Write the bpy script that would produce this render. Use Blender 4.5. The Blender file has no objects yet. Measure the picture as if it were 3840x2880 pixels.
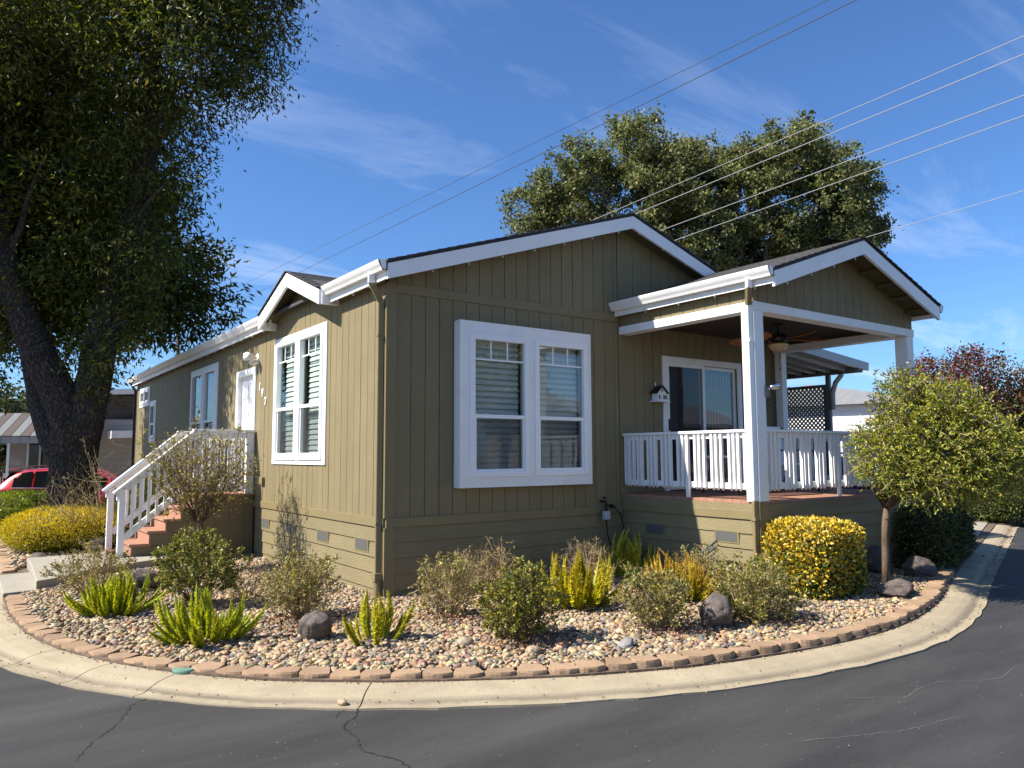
import bpy, bmesh, math, random
import numpy as np
from mathutils import Vector, Matrix, noise as mnoise

random.seed(7)
RNG = np.random.default_rng(7)
scene = bpy.context.scene
col = scene.collection
R = math.radians

# ------------------------------------------------------------------ camera
cam_d = bpy.data.cameras.new('camera')
cam = bpy.data.objects.new('camera', cam_d)
col.objects.link(cam)
cam.matrix_world = Matrix(((0.8120, -0.0510, -0.5815, -4.059),
                           (-0.5837, -0.0780, -0.8082, -8.214),
                           (-0.0041, 0.9957, -0.0932, 1.65),
                           (0, 0, 0, 1)))
cam_d.sensor_width = 36.0
cam_d.lens = 2843.1 / 3840 * 36.0
cam_d.clip_start = 0.05
cam_d.clip_end = 3000
scene.camera = cam
scene.render.resolution_x = 1024
scene.render.resolution_y = 768

# ------------------------------------------------------------------ sky, sun, exposure
SUN = Vector((1.0, -0.34, -1.06)).normalized()      # direction the light travels
elev = math.asin(-SUN.z)
azim = math.atan2(-SUN.x, -SUN.y)
world = bpy.data.worlds.new('World')
scene.world = world
world.use_nodes = True
wn = world.node_tree
for n_ in list(wn.nodes):
    wn.nodes.remove(n_)
def wnode(t, **kw):
    n_ = wn.nodes.new(t)
    for k, v in kw.items():
        setattr(n_, k, v)
    return n_
w_out = wnode('ShaderNodeOutputWorld')
w_bg = wnode('ShaderNodeBackground')
w_bg.inputs['Strength'].default_value = 0.064
sky = wnode('ShaderNodeTexSky')
sky.sky_type = 'NISHITA'
sky.sun_disc = False
sky.sun_elevation = elev
sky.sun_rotation = azim
sky.air_density = 1.0
sky.dust_density = 0.6
sky.ozone_density = 3.5
sky.altitude = 0
# thin cirrus: noise on a high flat layer
tc = wnode('ShaderNodeTexCoord')
sep = wnode('ShaderNodeSeparateXYZ')
wn.links.new(tc.outputs['Generated'], sep.inputs[0])
zc = wnode('ShaderNodeMath', operation='MAXIMUM'); zc.inputs[1].default_value = 0.0
wn.links.new(sep.outputs['Z'], zc.inputs[0])
za = wnode('ShaderNodeMath', operation='ADD'); za.inputs[1].default_value = 0.12
wn.links.new(zc.outputs[0], za.inputs[0])
dx = wnode('ShaderNodeMath', operation='DIVIDE'); dy = wnode('ShaderNodeMath', operation='DIVIDE')
wn.links.new(sep.outputs['X'], dx.inputs[0]); wn.links.new(za.outputs[0], dx.inputs[1])
wn.links.new(sep.outputs['Y'], dy.inputs[0]); wn.links.new(za.outputs[0], dy.inputs[1])
cmb = wnode('ShaderNodeCombineXYZ')
wn.links.new(dx.outputs[0], cmb.inputs[0]); wn.links.new(dy.outputs[0], cmb.inputs[1])
mp = wnode('ShaderNodeMapping')
mp.inputs['Rotation'].default_value = (0, 0, R(-28))
mp.inputs['Scale'].default_value = (0.55, 1.7, 1)
wn.links.new(cmb.outputs[0], mp.inputs[0])
nz = wnode('ShaderNodeTexNoise')
nz.inputs['Scale'].default_value = 1.25
nz.inputs['Detail'].default_value = 9
nz.inputs['Roughness'].default_value = 0.62
nz.inputs['Distortion'].default_value = 0.7
wn.links.new(mp.outputs[0], nz.inputs[0])
rmp = wnode('ShaderNodeValToRGB')
rmp.color_ramp.elements[0].position = 0.50
rmp.color_ramp.elements[1].position = 0.95
wn.links.new(nz.outputs['Fac'], rmp.inputs[0])
cmul = wnode('ShaderNodeMath', operation='MULTIPLY'); cmul.inputs[1].default_value = 0.5
cel = wnode('ShaderNodeMapRange'); cel.inputs['From Min'].default_value = 0.08; cel.inputs['From Max'].default_value = 0.5; cel.inputs['To Min'].default_value = 0.8; cel.inputs['To Max'].default_value = 0.26
wn.links.new(sep.outputs['Z'], cel.inputs['Value']); wn.links.new(cel.outputs[0], cmul.inputs[1])
wn.links.new(rmp.outputs[0], cmul.inputs[0])
tint = wnode('ShaderNodeMix', data_type='RGBA', blend_type='MULTIPLY')
tint.inputs[0].default_value = 1.0
tint.inputs[7].default_value = (0.72, 1.02, 1.38, 1)
wn.links.new(sky.outputs[0], tint.inputs[6])
mixc = wnode('ShaderNodeMix', data_type='RGBA')
mixc.inputs[7].default_value = (9.6, 10.2, 11.0, 1)
wn.links.new(cmul.outputs[0], mixc.inputs[0])
wn.links.new(tint.outputs[2], mixc.inputs[6])
wn.links.new(mixc.outputs[2], w_bg.inputs[0])
wn.links.new(w_bg.outputs[0], w_out.inputs[0])

sun_d = bpy.data.lights.new('sun', 'SUN')
sun_d.energy = 5.0
sun_d.angle = R(0.53)
sun_d.color = (1.0, 0.93, 0.82)
sun_o = bpy.data.objects.new('sun', sun_d)
sun_o.rotation_euler = SUN.to_track_quat('-Z', 'Y').to_euler()
sun_o.location = (-20, 8, 25)
col.objects.link(sun_o)

scene.view_settings.view_transform = 'Standard'
scene.view_settings.look = 'None'
scene.view_settings.gamma = 1
scene.view_settings.exposure = 1.05
scene.view_settings.use_curve_mapping = False
scene.render.engine = 'CYCLES'
scene.cycles.max_bounces = 8
scene.cycles.transparent_max_bounces = 16
scene.cycles.use_denoising = True

# ------------------------------------------------------------------ materials
def new_mat(name):
    m = bpy.data.materials.new(name)
    m.use_nodes = True
    nt = m.node_tree
    for n_ in list(nt.nodes):
        nt.nodes.remove(n_)
    out = nt.nodes.new('ShaderNodeOutputMaterial')
    return m, nt, out

ALB = 0.86
def mat_basic(name, c, rough=0.6, var=0.12, scale=8.0, stretch=(1, 1, 1), bump=0.0, bscale=None, bstretch=None,
              spec=0.4, metal=0.0, c2=None, coat=0.0, speck=None, speck_scale=200, dirt=None, objvar=0.0):
    """Principled surface with object-space noise colour variation and optional bump."""
    if max(c) < 0.6: c = tuple(x * ALB for x in c)
    m, nt, out = new_mat(name)
    N = nt.nodes.new; L = nt.links.new
    bs = N('ShaderNodeBsdfPrincipled')
    bs.inputs['Roughness'].default_value = rough
    bs.inputs['Specular IOR Level'].default_value = spec
    bs.inputs['Metallic'].default_value = metal
    bs.inputs['Coat Weight'].default_value = coat
    L(bs.outputs[0], out.inputs[0])
    geo = N('ShaderNodeNewGeometry')
    mpn = N('ShaderNodeMapping'); mpn.inputs['Scale'].default_value = stretch
    L(geo.outputs['Position'], mpn.inputs[0])
    nz = N('ShaderNodeTexNoise'); nz.inputs['Scale'].default_value = scale; nz.inputs['Detail'].default_value = 6
    L(mpn.outputs[0], nz.inputs[0])
    rp = N('ShaderNodeValToRGB')
    a = c2 if c2 else tuple(max(0, x * (1 - var)) for x in c)
    b = c if c2 else tuple(x * (1 + var) for x in c)
    rp.color_ramp.elements[0].color = (*a, 1); rp.color_ramp.elements[1].color = (*b, 1)
    rp.color_ramp.elements[0].position = 0.3; rp.color_ramp.elements[1].position = 0.7
    L(nz.outputs['Fac'], rp.inputs[0])
    last = rp.outputs[0]
    if speck:
        sn = N('ShaderNodeTexNoise'); sn.inputs['Scale'].default_value = speck_scale; sn.inputs['Detail'].default_value = 2
        L(geo.outputs['Position'], sn.inputs[0])
        sr = N('ShaderNodeValToRGB'); sr.color_ramp.elements[0].position = 0.56; sr.color_ramp.elements[1].position = 0.68
        L(sn.outputs['Fac'], sr.inputs[0])
        mx = N('ShaderNodeMix'); mx.data_type = 'RGBA'
        L(sr.outputs[0], mx.inputs[0]); L(last, mx.inputs[6]); mx.inputs[7].default_value = (*speck, 1)
        last = mx.outputs[2]
    if dirt:
        dn = N('ShaderNodeTexNoise'); dn.inputs['Scale'].default_value = dirt[1]; dn.inputs['Detail'].default_value = 8
        dn.inputs['Roughness'].default_value = 0.7
        L(geo.outputs['Position'], dn.inputs[0])
        dr = N('ShaderNodeValToRGB'); dr.color_ramp.elements[0].position = dirt[2]; dr.color_ramp.elements[1].position = dirt[3]
        L(dn.outputs['Fac'], dr.inputs[0])
        mx = N('ShaderNodeMix'); mx.data_type = 'RGBA'
        L(dr.outputs[0], mx.inputs[0]); L(last, mx.inputs[6]); mx.inputs[7].default_value = (*dirt[0], 1)
        last = mx.outputs[2]
    L(last, bs.inputs['Base Color'])
    if objvar:
        oi = N('ShaderNodeObjectInfo'); om = N('ShaderNodeMapRange'); om.inputs['To Min'].default_value = 1 - objvar; om.inputs['To Max'].default_value = 1 + objvar
        L(oi.outputs['Random'], om.inputs['Value'])
        mx = N('ShaderNodeMix'); mx.data_type = 'RGBA'; mx.blend_type = 'MULTIPLY'; mx.inputs[0].default_value = 1
        for l_ in list(nt.links):
            if l_.to_socket == bs.inputs['Base Color']: nt.links.remove(l_)
        L(last, mx.inputs[6]); L(om.outputs[0], mx.inputs[7]); L(mx.outputs[2], bs.inputs['Base Color'])
    if bump:
        bm = N('ShaderNodeTexNoise'); bm.inputs['Scale'].default_value = bscale or scale * 3; bm.inputs['Detail'].default_value = 5
        m2 = N('ShaderNodeMapping'); m2.inputs['Scale'].default_value = bstretch or stretch
        L(geo.outputs['Position'], m2.inputs[0]); L(m2.outputs[0], bm.inputs[0])
        bp = N('ShaderNodeBump'); bp.inputs['Strength'].default_value = bump; bp.inputs['Distance'].default_value = 0.01
        L(bm.outputs['Fac'], bp.inputs['Height']); L(bp.outputs[0], bs.inputs['Normal'])
    return m

def mat_leaf(name, transl=0.3, rough=0.45, spec=0.35):
    """leaf surface; colour is the leaf's own, stored per leaf"""
    m, nt, out = new_mat(name)
    N = nt.nodes.new; L = nt.links.new
    at = N('ShaderNodeAttribute'); at.attribute_name = 'Col'
    bs = N('ShaderNodeBsdfPrincipled'); bs.inputs['Roughness'].default_value = rough
    bs.inputs['Specular IOR Level'].default_value = spec
    tr = N('ShaderNodeBsdfTranslucent')
    mix = N('ShaderNodeMixShader'); mix.inputs[0].default_value = transl
    L(at.outputs['Color'], bs.inputs['Base Color'])
    hs = N('ShaderNodeHueSaturation'); hs.inputs['Saturation'].default_value = 1.15; hs.inputs['Value'].default_value = 1.3
    L(at.outputs['Color'], hs.inputs['Color']); L(hs.outputs[0], tr.inputs['Color'])
    L(bs.outputs[0], mix.inputs[1]); L(tr.outputs[0], mix.inputs[2]); L(mix.outputs[0], out.inputs[0])
    return m

def mat_attr(name, rough=0.6, bump=0.2, bscale=60, spec=0.35):
    m, nt, out = new_mat(name)
    N = nt.nodes.new; L = nt.links.new
    at = N('ShaderNodeAttribute'); at.attribute_name = 'Col'
    geo = N('ShaderNodeNewGeometry')
    nz = N('ShaderNodeTexNoise'); nz.inputs['Scale'].default_value = bscale; nz.inputs['Detail'].default_value = 4
    L(geo.outputs['Position'], nz.inputs[0])
    mr = N('ShaderNodeMapRange'); mr.inputs['To Min'].default_value = 0.72; mr.inputs['To Max'].default_value = 1.25
    L(nz.outputs['Fac'], mr.inputs['Value'])
    mx = N('ShaderNodeMix'); mx.data_type = 'RGBA'; mx.blend_type = 'MULTIPLY'; mx.inputs[0].default_value = 1
    L(at.outputs['Color'], mx.inputs[6]); L(mr.outputs[0], mx.inputs[7])
    bs = N('ShaderNodeBsdfPrincipled'); bs.inputs['Roughness'].default_value = rough
    bs.inputs['Specular IOR Level'].default_value = spec
    L(mx.outputs[2], bs.inputs['Base Color'])
    bp = N('ShaderNodeBump'); bp.inputs['Strength'].default_value = bump; bp.inputs['Distance'].default_value = 0.004
    L(nz.outputs['Fac'], bp.inputs['Height']); L(bp.outputs[0], bs.inputs['Normal'])
    L(bs.outputs[0], out.inputs[0])
    return m

def mat_glass(name, tint=(0.72, 0.86, 0.80), f0=0.09):
    m, nt, out = new_mat(name)
    N = nt.nodes.new; L = nt.links.new
    tr = N('ShaderNodeBsdfTransparent'); tr.inputs[0].default_value = (*tint, 1)
    gl = N('ShaderNodeBsdfGlossy'); gl.inputs['Roughness'].default_value = 0.0
    gl.inputs[0].default_value = (0.92, 0.97, 1.0, 1)
    geo = N('ShaderNodeNewGeometry')
    nz = N('ShaderNodeTexNoise'); nz.inputs['Scale'].default_value = 1.6; nz.inputs['Detail'].default_value = 1
    L(geo.outputs['Position'], nz.inputs[0])
    bp = N('ShaderNodeBump'); bp.inputs['Strength'].default_value = 0.05; bp.inputs['Distance'].default_value = 0.02
    L(nz.outputs['Fac'], bp.inputs['Height']); L(bp.outputs[0], gl.inputs['Normal'])
    fr = N('ShaderNodeLayerWeight'); fr.inputs['Blend'].default_value = 0.5
    pw = N('ShaderNodeMath'); pw.operation = 'POWER'; pw.inputs[1].default_value = 4.0
    L(fr.outputs['Facing'], pw.inputs[0])
    mr = N('ShaderNodeMapRange'); mr.inputs['To Min'].default_value = f0; mr.inputs['To Max'].default_value = 0.95
    L(pw.outputs[0], mr.inputs['Value'])
    mix = N('ShaderNodeMixShader')
    L(mr.outputs[0], mix.inputs[0]); L(tr.outputs[0], mix.inputs[1]); L(gl.outputs[0], mix.inputs[2]); L(mix.outputs[0], out.inputs[0])
    return m

def mat_screen(name):
    m, nt, out = new_mat(name)
    N = nt.nodes.new; L = nt.links.new
    tr = N('ShaderNodeBsdfTransparent')
    df = N('ShaderNodeBsdfDiffuse'); df.inputs[0].default_value = (0.05, 0.05, 0.055, 1)
    mix = N('ShaderNodeMixShader'); mix.inputs[0].default_value = 0.4
    L(tr.outputs[0], mix.inputs[1]); L(df.outputs[0], mix.inputs[2]); L(mix.outputs[0], out.inputs[0])
    return m

OLIVE = (0.240, 0.196, 0.107)
M = {}
M['olive'] = mat_basic('olive_painted_siding', OLIVE, 0.62, 0.07, 2.2, objvar=0.045, bump=0.8, bscale=22, bstretch=(2.2, 2.2, 3.2), spec=0.25, dirt=((0.20, 0.165, 0.085), 1.3, 0.5, 1.0))
M['olive_lap'] = mat_basic('olive_painted_lap', OLIVE, 0.6, 0.07, 2.5, objvar=0.04, bump=0.8, bscale=14, bstretch=(0.9, 0.9, 7), spec=0.25, dirt=((0.20, 0.165, 0.085), 1.5, 0.5, 1.0))
M['olive_trim'] = mat_basic('olive_painted_trim', (0.235, 0.188, 0.096), 0.55, 0.05, 3, bump=0.12, bscale=50, spec=0.3)
M['olive_panel'] = mat_basic('olive_stair_panel', (0.19, 0.155, 0.085), 0.62, 0.07, 3, bump=0.2, bscale=20, bstretch=(5, 5, 0.6), spec=0.25)
M['groove'] = mat_basic('olive_backing', (0.13, 0.106, 0.056), 0.8, 0.05)
M['white'] = mat_basic('white_paint', (0.80, 0.80, 0.79), 0.45, 0.025, 4, dirt=((0.66, 0.65, 0.61), 3.0, 0.52, 0.95), bump=0.06, bscale=40, spec=0.35)
M['white_wood'] = mat_basic('white_painted_wood', (0.78, 0.78, 0.765), 0.5, 0.035, 5, bump=0.2, bscale=25, bstretch=(1, 1, 1), spec=0.3, dirt=((0.62, 0.60, 0.55), 6, 0.62, 0.95))
M['vinyl'] = mat_basic('white_vinyl', (0.82, 0.82, 0.82), 0.35, 0.01, 4, spec=0.45)
M['shingle'] = mat_basic('charcoal_shingle', (0.055, 0.055, 0.06), 0.9, 0.4, 14, bump=0.6, bscale=160, speck=(0.12, 0.12, 0.13), speck_scale=240)
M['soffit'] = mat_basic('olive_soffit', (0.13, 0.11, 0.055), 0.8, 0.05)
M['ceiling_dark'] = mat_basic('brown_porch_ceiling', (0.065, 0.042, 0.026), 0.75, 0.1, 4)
M['deck'] = mat_basic('redwood_stain', (0.40, 0.205, 0.135), 0.7, 0.14, 3, stretch=(3, 3, 3), bump=0.3, bscale=30, bstretch=(0.8, 8, 8), dirt=((0.30, 0.17, 0.12), 7, 0.5, 0.8))
M['glass'] = mat_glass('window_glass', (0.80, 0.89, 0.85), 0.08)
M['glass_front'] = mat_glass('front_window_glass', (0.66, 0.70, 0.68), 0.11)
M['screen'] = mat_screen('insect_screen')
M['blind'] = mat_basic('white_blind', (0.82, 0.83, 0.81), 0.5, 0.02, 3)
M['dark'] = mat_basic('dark_interior', (0.02, 0.02, 0.02), 0.9, 0.1)
M['vent'] = mat_basic('grey_vent_mesh', (0.10, 0.10, 0.095), 0.7, 0.1, 60)
M['vent_frame'] = mat_basic('olive_vent_frame', (0.22, 0.18, 0.08), 0.6, 0.05)
M['black'] = mat_basic('black_metal', (0.012, 0.012, 0.013), 0.45, 0.1)
M['dark_bronze'] = mat_basic('dark_bronze', (0.018, 0.015, 0.012), 0.4, 0.1)
M['fanwood'] = mat_basic('fan_blade_wood', (0.45, 0.17, 0.06), 0.5, 0.15, 3, stretch=(1, 12, 1))
M['fanglass'] = mat_basic('amber_glass_bowl', (0.55, 0.42, 0.24), 0.35, 0.08, 8)
M['concrete'] = mat_basic('concrete_slab', (0.34, 0.31, 0.25), 0.85, 0.09, 5, bump=0.25, bscale=120, speck=(0.30, 0.28, 0.23), speck_scale=160, dirt=((0.27, 0.25, 0.2), 3.5, 0.55, 0.9))
M['block'] = mat_basic('tan_concrete_block', (0.385, 0.258, 0.158), 0.9, 0.16, 3.0, objvar=0.14, dirt=((0.20, 0.14, 0.09), 14, 0.55, 0.8), bump=0.8, bscale=110, speck=(0.22, 0.13, 0.085), speck_scale=120)
M['rock'] = mat_basic('lava_rock', (0.14, 0.112, 0.098), 0.95, 0.35, 14, bump=1.0, bscale=70, speck=(0.05, 0.042, 0.04), speck_scale=60)
M['soil'] = mat_basic('soil', (0.14, 0.10, 0.07), 0.95, 0.35, 12, bump=0.6, bscale=80)
M['dirt_ground'] = mat_basic('dry_ground', (0.27, 0.22, 0.15), 0.95, 0.25, 0.6, bump=0.4, bscale=10)
M['bark'] = mat_basic('grey_bark', (0.085, 0.07, 0.058), 0.9, 0.45, 7, stretch=(1.6, 1.6, 0.35), bump=1.0, bscale=9, bstretch=(1.8, 1.8, 0.45))
def mat_bark():
    m, nt, out = new_mat('furrowed_bark')
    N = nt.nodes.new; L = nt.links.new
    bs = N('ShaderNodeBsdfPrincipled'); bs.inputs['Roughness'].default_value = 0.92; bs.inputs['Specular IOR Level'].default_value = 0.15
    geo = N('ShaderNodeNewGeometry'); mp_ = N('ShaderNodeMapping'); mp_.inputs['Scale'].default_value = (1, 1, 0.30)
    nz_ = N('ShaderNodeTexNoise'); nz_.inputs['Scale'].default_value = 5; nz_.inputs['Detail'].default_value = 4
    L(geo.outputs['Position'], nz_.inputs[0])
    ad = N('ShaderNodeMix'); ad.data_type = 'VECTOR'; ad.inputs[0].default_value = 0.16
    L(geo.outputs['Position'], ad.inputs[4]); L(nz_.outputs['Color'], ad.inputs[5]); L(ad.outputs[1], mp_.inputs[0])
    vo = N('ShaderNodeTexVoronoi'); vo.feature = 'DISTANCE_TO_EDGE'; vo.inputs['Scale'].default_value = 24
    L(mp_.outputs[0], vo.inputs[0])
    rp = N('ShaderNodeValToRGB'); rp.color_ramp.elements[0].color = (0.022, 0.018, 0.015, 1); rp.color_ramp.elements[1].color = (0.085, 0.068, 0.056, 1); rp.color_ramp.elements[0].position = 0.02; rp.color_ramp.elements[1].position = 0.26
    L(vo.outputs['Distance'], rp.inputs[0]); L(rp.outputs[0], bs.inputs['Base Color'])
    bp = N('ShaderNodeBump'); bp.inputs['Strength'].default_value = 1.0; bp.inputs['Distance'].default_value = 0.035
    L(vo.outputs['Distance'], bp.inputs['Height']); L(bp.outputs[0], bs.inputs['Normal']); L(bs.outputs[0], out.inputs[0])
    return m
M['bark_deep'] = mat_bark()
M['bark_brown'] = mat_basic('brown_bark', (0.13, 0.09, 0.06), 0.9, 0.4, 20, stretch=(1, 1, 0.3), bump=0.8, bscale=40, bstretch=(1, 1, 0.3))
M['twig'] = mat_basic('dry_twig', (0.40, 0.29, 0.15), 0.85, 0.3, 14)
M['twig_dark'] = mat_basic('dark_twig', (0.12, 0.08, 0.05), 0.85, 0.3, 14)
M['leaf'] = mat_leaf('foliage', 0.22)
M['leaf_dry'] = mat_leaf('foliage_dry', 0.12, 0.6, 0.2)
M['leaf_gloss'] = mat_leaf('foliage_glossy', 0.2, 0.38, 0.4)
M['leaf_tree'] = mat_leaf('tree_foliage', 0.36, 0.5, 0.25)
M['litter'] = mat_attr('leaf_litter', 0.9, 0.1)
M['core'] = mat_basic('shrub_dark_core', (0.035, 0.035, 0.015), 0.95, 0.4, 30)  # near-black colour standing in for the shade inside clipped hedges
M['pebble'] = mat_attr('river_pebble', 0.62, 0.25, 90)
M['hose'] = mat_basic('grey_hose', (0.09, 0.10, 0.10), 0.5, 0.1)
M['timer'] = mat_basic('grey_timer_box', (0.42, 0.45, 0.48), 0.5, 0.05)
M['lid'] = mat_basic('green_valve_lid', (0.14, 0.27, 0.21), 0.6, 0.1, 30)
M['red'] = mat_basic('red_car_paint', (0.50, 0.008, 0.018), 0.28, 0.02, 3, coat=1.0)
M['navy'] = mat_basic('navy_car_paint', (0.02, 0.03, 0.07), 0.28, 0.02, 3, coat=1.0)
M['carglass'] = mat_basic('dark_car_glass', (0.008, 0.009, 0.010), 0.05, 0.02, spec=0.6)
M['rubber'] = mat_basic('tyre_rubber', (0.02, 0.02, 0.02), 0.8, 0.2)
M['chrome'] = mat_basic('bright_metal', (0.65, 0.65, 0.67), 0.18, 0.03, metal=1.0)
M['tail'] = mat_basic('taillight_plastic', (0.22, 0.006, 0.01), 0.15, 0.1)
M['taupe'] = mat_basic('taupe_siding', (0.10, 0.073, 0.060), 0.7, 0.06, 2)
M['taupe_light'] = mat_basic('light_beige_siding', (0.44, 0.38, 0.32), 0.7, 0.05, 2)
M['alum'] = mat_basic('painted_aluminium', (0.50, 0.52, 0.52), 0.45, 0.05, 2, spec=0.5)
M['alum_grey'] = mat_basic('grey_painted_wood', (0.20, 0.205, 0.20), 0.6, 0.06, 4)
M['lattice'] = mat_basic('grey_lattice', (0.30, 0.295, 0.285), 0.7, 0.06, 6)
M['stripe'] = mat_basic('grey_awning_rib', (0.32, 0.33, 0.34), 0.5, 0.05, 3)
M['wire'] = mat_basic('overhead_wire', (0.32, 0.33, 0.35), 0.5, 0.05)
M['wire_dark'] = mat_basic('overhead_cable', (0.06, 0.06, 0.065), 0.6, 0.05)
M['pole'] = mat_basic('pole_wood', (0.12, 0.09, 0.07), 0.9, 0.2, 5)
M['straw'] = mat_basic('roof_tin', (0.30, 0.31, 0.33), 0.5, 0.1)
M['rug'] = mat_basic('woven_mat', (0.10, 0.045, 0.03), 0.95, 0.5, 40)
M['crack'] = mat_basic('crack_filler', (0.024, 0.024, 0.024), 0.8, 0.2, 30)
M['crack_pale'] = mat_basic('pale_scratch', (0.20, 0.20, 0.20), 0.9, 0.2, 30)

def mat_asphalt():
    m, nt, out = new_mat('asphalt')
    N = nt.nodes.new; L = nt.links.new
    bs = N('ShaderNodeBsdfPrincipled'); bs.inputs['Roughness'].default_value = 0.72
    bs.inputs['Specular IOR Level'].default_value = 0.4
    geo = N('ShaderNodeNewGeometry')
    n1 = N('ShaderNodeTexNoise'); n1.inputs['Scale'].default_value = 0.9; n1.inputs['Detail'].default_value = 8; n1.inputs['Roughness'].default_value = 0.65
    mpp = N('ShaderNodeMapping'); mpp.inputs['Rotation'].default_value = (0, 0, R(-32)); mpp.inputs['Scale'].default_value = (0.45, 2.2, 1)
    L(geo.outputs['Position'], mpp.inputs[0]); L(mpp.outputs[0], n1.inputs[0])
    r1 = N('ShaderNodeValToRGB'); r1.color_ramp.elements[0].position = 0.34; r1.color_ramp.elements[1].position = 0.70
    r1.color_ramp.elements[0].color = (0.027, 0.0258, 0.0254, 1); r1.color_ramp.elements[1].color = (0.054, 0.052, 0.050, 1)
    L(n1.outputs['Fac'], r1.inputs[0])
    n2 = N('ShaderNodeTexNoise'); n2.inputs['Scale'].default_value = 85; n2.inputs['Detail'].default_value = 5; n2.inputs['Roughness'].default_value = 0.75
    L(geo.outputs['Position'], n2.inputs[0])
    mr = N('ShaderNodeMapRange'); mr.inputs['To Min'].default_value = 0.30; mr.inputs['To Max'].default_value = 1.70
    L(n2.outputs['Fac'], mr.inputs['Value'])
    mx = N('ShaderNodeMix'); mx.data_type = 'RGBA'; mx.blend_type = 'MULTIPLY'; mx.inputs[0].default_value = 1
    L(r1.outputs[0], mx.inputs[6]); L(mr.outputs[0], mx.inputs[7])
    vo = N('ShaderNodeTexVoronoi'); vo.inputs['Scale'].default_value = 9; vo.inputs['Randomness'].default_value = 1
    L(geo.outputs['Position'], vo.inputs[0])
    vr = N('ShaderNodeValToRGB'); vr.color_ramp.elements[0].position = 0.035; vr.color_ramp.elements[1].position = 0.06
    vr.color_ramp.elements[0].color = (1, 1, 1, 1); vr.color_ramp.elements[1].color = (0, 0, 0, 1)
    L(vo.outputs['Distance'], vr.inputs[0])
    wn_ = N('ShaderNodeTexNoise'); wn_.inputs['Scale'].default_value = 2.0
    L(geo.outputs['Position'], wn_.inputs[0])
    wr = N('ShaderNodeMath'); wr.operation = 'MULTIPLY'
    L(vr.outputs[0], wr.inputs[0]); L(wn_.outputs['Fac'], wr.inputs[1])
    mx2 = N('ShaderNodeMix'); mx2.data_type = 'RGBA'
    L(wr.outputs[0], mx2.inputs[0]); L(mx.outputs[2], mx2.inputs[6]); mx2.inputs[7].default_value = (0.3, 0.3, 0.29, 1)
    L(mx2.outputs[2], bs.inputs['Base Color'])
    bp = N('ShaderNodeBump'); bp.inputs['Strength'].default_value = 0.5; bp.inputs['Distance'].default_value = 0.006
    L(n2.outputs['Fac'], bp.inputs['Height']); L(bp.outputs[0], bs.inputs['Normal'])
    L(bs.outputs[0], out.inputs[0])
    return m
M['asphalt'] = mat_asphalt()

def mat_kerb():
    """concrete gutter; 'Across' (0 at the beds, 1 at the road) places the dirt line in the flow line"""
    m, nt, out = new_mat('kerb_concrete')
    N = nt.nodes.new; L = nt.links.new
    bs = N('ShaderNodeBsdfPrincipled'); bs.inputs['Roughness'].default_value = 0.9; bs.inputs['Specular IOR Level'].default_value = 0.25
    geo = N('ShaderNodeNewGeometry')
    n1 = N('ShaderNodeTexNoise'); n1.inputs['Scale'].default_value = 3.0; n1.inputs['Detail'].default_value = 8; n1.inputs['Roughness'].default_value = 0.65
    L(geo.outputs['Position'], n1.inputs[0])
    r1 = N('ShaderNodeValToRGB'); r1.color_ramp.elements[0].position = 0.3; r1.color_ramp.elements[1].position = 0.7
    r1.color_ramp.elements[0].color = (0.27, 0.222, 0.152, 1); r1.color_ramp.elements[1].color = (0.37, 0.31, 0.215, 1)
    L(n1.outputs['Fac'], r1.inputs[0])
    n2 = N('ShaderNodeTexNoise'); n2.inputs['Scale'].default_value = 120; n2.inputs['Detail'].default_value = 3
    L(geo.outputs['Position'], n2.inputs[0])
    mr = N('ShaderNodeMapRange'); mr.inputs['To Min'].default_value = 0.55; mr.inputs['To Max'].default_value = 1.45
    L(n2.outputs['Fac'], mr.inputs['Value'])
    mx = N('ShaderNodeMix'); mx.data_type = 'RGBA'; mx.blend_type = 'MULTIPLY'; mx.inputs[0].default_value = 1
    L(r1.outputs[0], mx.inputs[6]); L(mr.outputs[0], mx.inputs[7])
    at = N('ShaderNodeAttribute'); at.attribute_name = 'Across'
    ad = N('ShaderNodeMath'); ad.operation = 'MULTIPLY_ADD'; ad.inputs[1].default_value = 0.22; ad.inputs[2].default_value = -0.11
    L(n1.outputs['Fac'], ad.inputs[0])
    sm = N('ShaderNodeMath'); sm.operation = 'ADD'
    L(at.outputs['Fac'], sm.inputs[0]); L(ad.outputs[0], sm.inputs[1])
    rr = N('ShaderNodeValToRGB')
    cr = rr.color_ramp
    cr.elements[0].position = 0.60; cr.elements[0].color = (0, 0, 0, 1)
    cr.elements[1].position = 0.72; cr.elements[1].color = (1, 1, 1, 1)
    e3 = cr.elements.new(0.82); e3.color = (0.1, 0.1, 0.1, 1)
    L(sm.outputs[0], rr.inputs[0])
    n3 = N('ShaderNodeTexNoise'); n3.inputs['Scale'].default_value = 1.1; n3.inputs['Detail'].default_value = 3
    L(geo.outputs['Position'], n3.inputs[0])
    f = N('ShaderNodeMath'); f.operation = 'MULTIPLY'
    L(rr.outputs[0], f.inputs[0]); L(n3.outputs['Fac'], f.inputs[1])
    mx2 = N('ShaderNodeMix'); mx2.data_type = 'RGBA'
    L(f.outputs[0], mx2.inputs[0]); L(mx.outputs[2], mx2.inputs[6]); mx2.inputs[7].default_value = (0.06, 0.05, 0.04, 1)
    L(mx2.outputs[2], bs.inputs['Base Color'])
    bp = N('ShaderNodeBump'); bp.inputs['Strength'].default_value = 0.35; bp.inputs['Distance'].default_value = 0.005
    L(n2.outputs['Fac'], bp.inputs['Height']); L(bp.outputs[0], bs.inputs['Normal'])
    L(bs.outputs[0], out.inputs[0])
    return m
M['kerb'] = mat_kerb()

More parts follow.
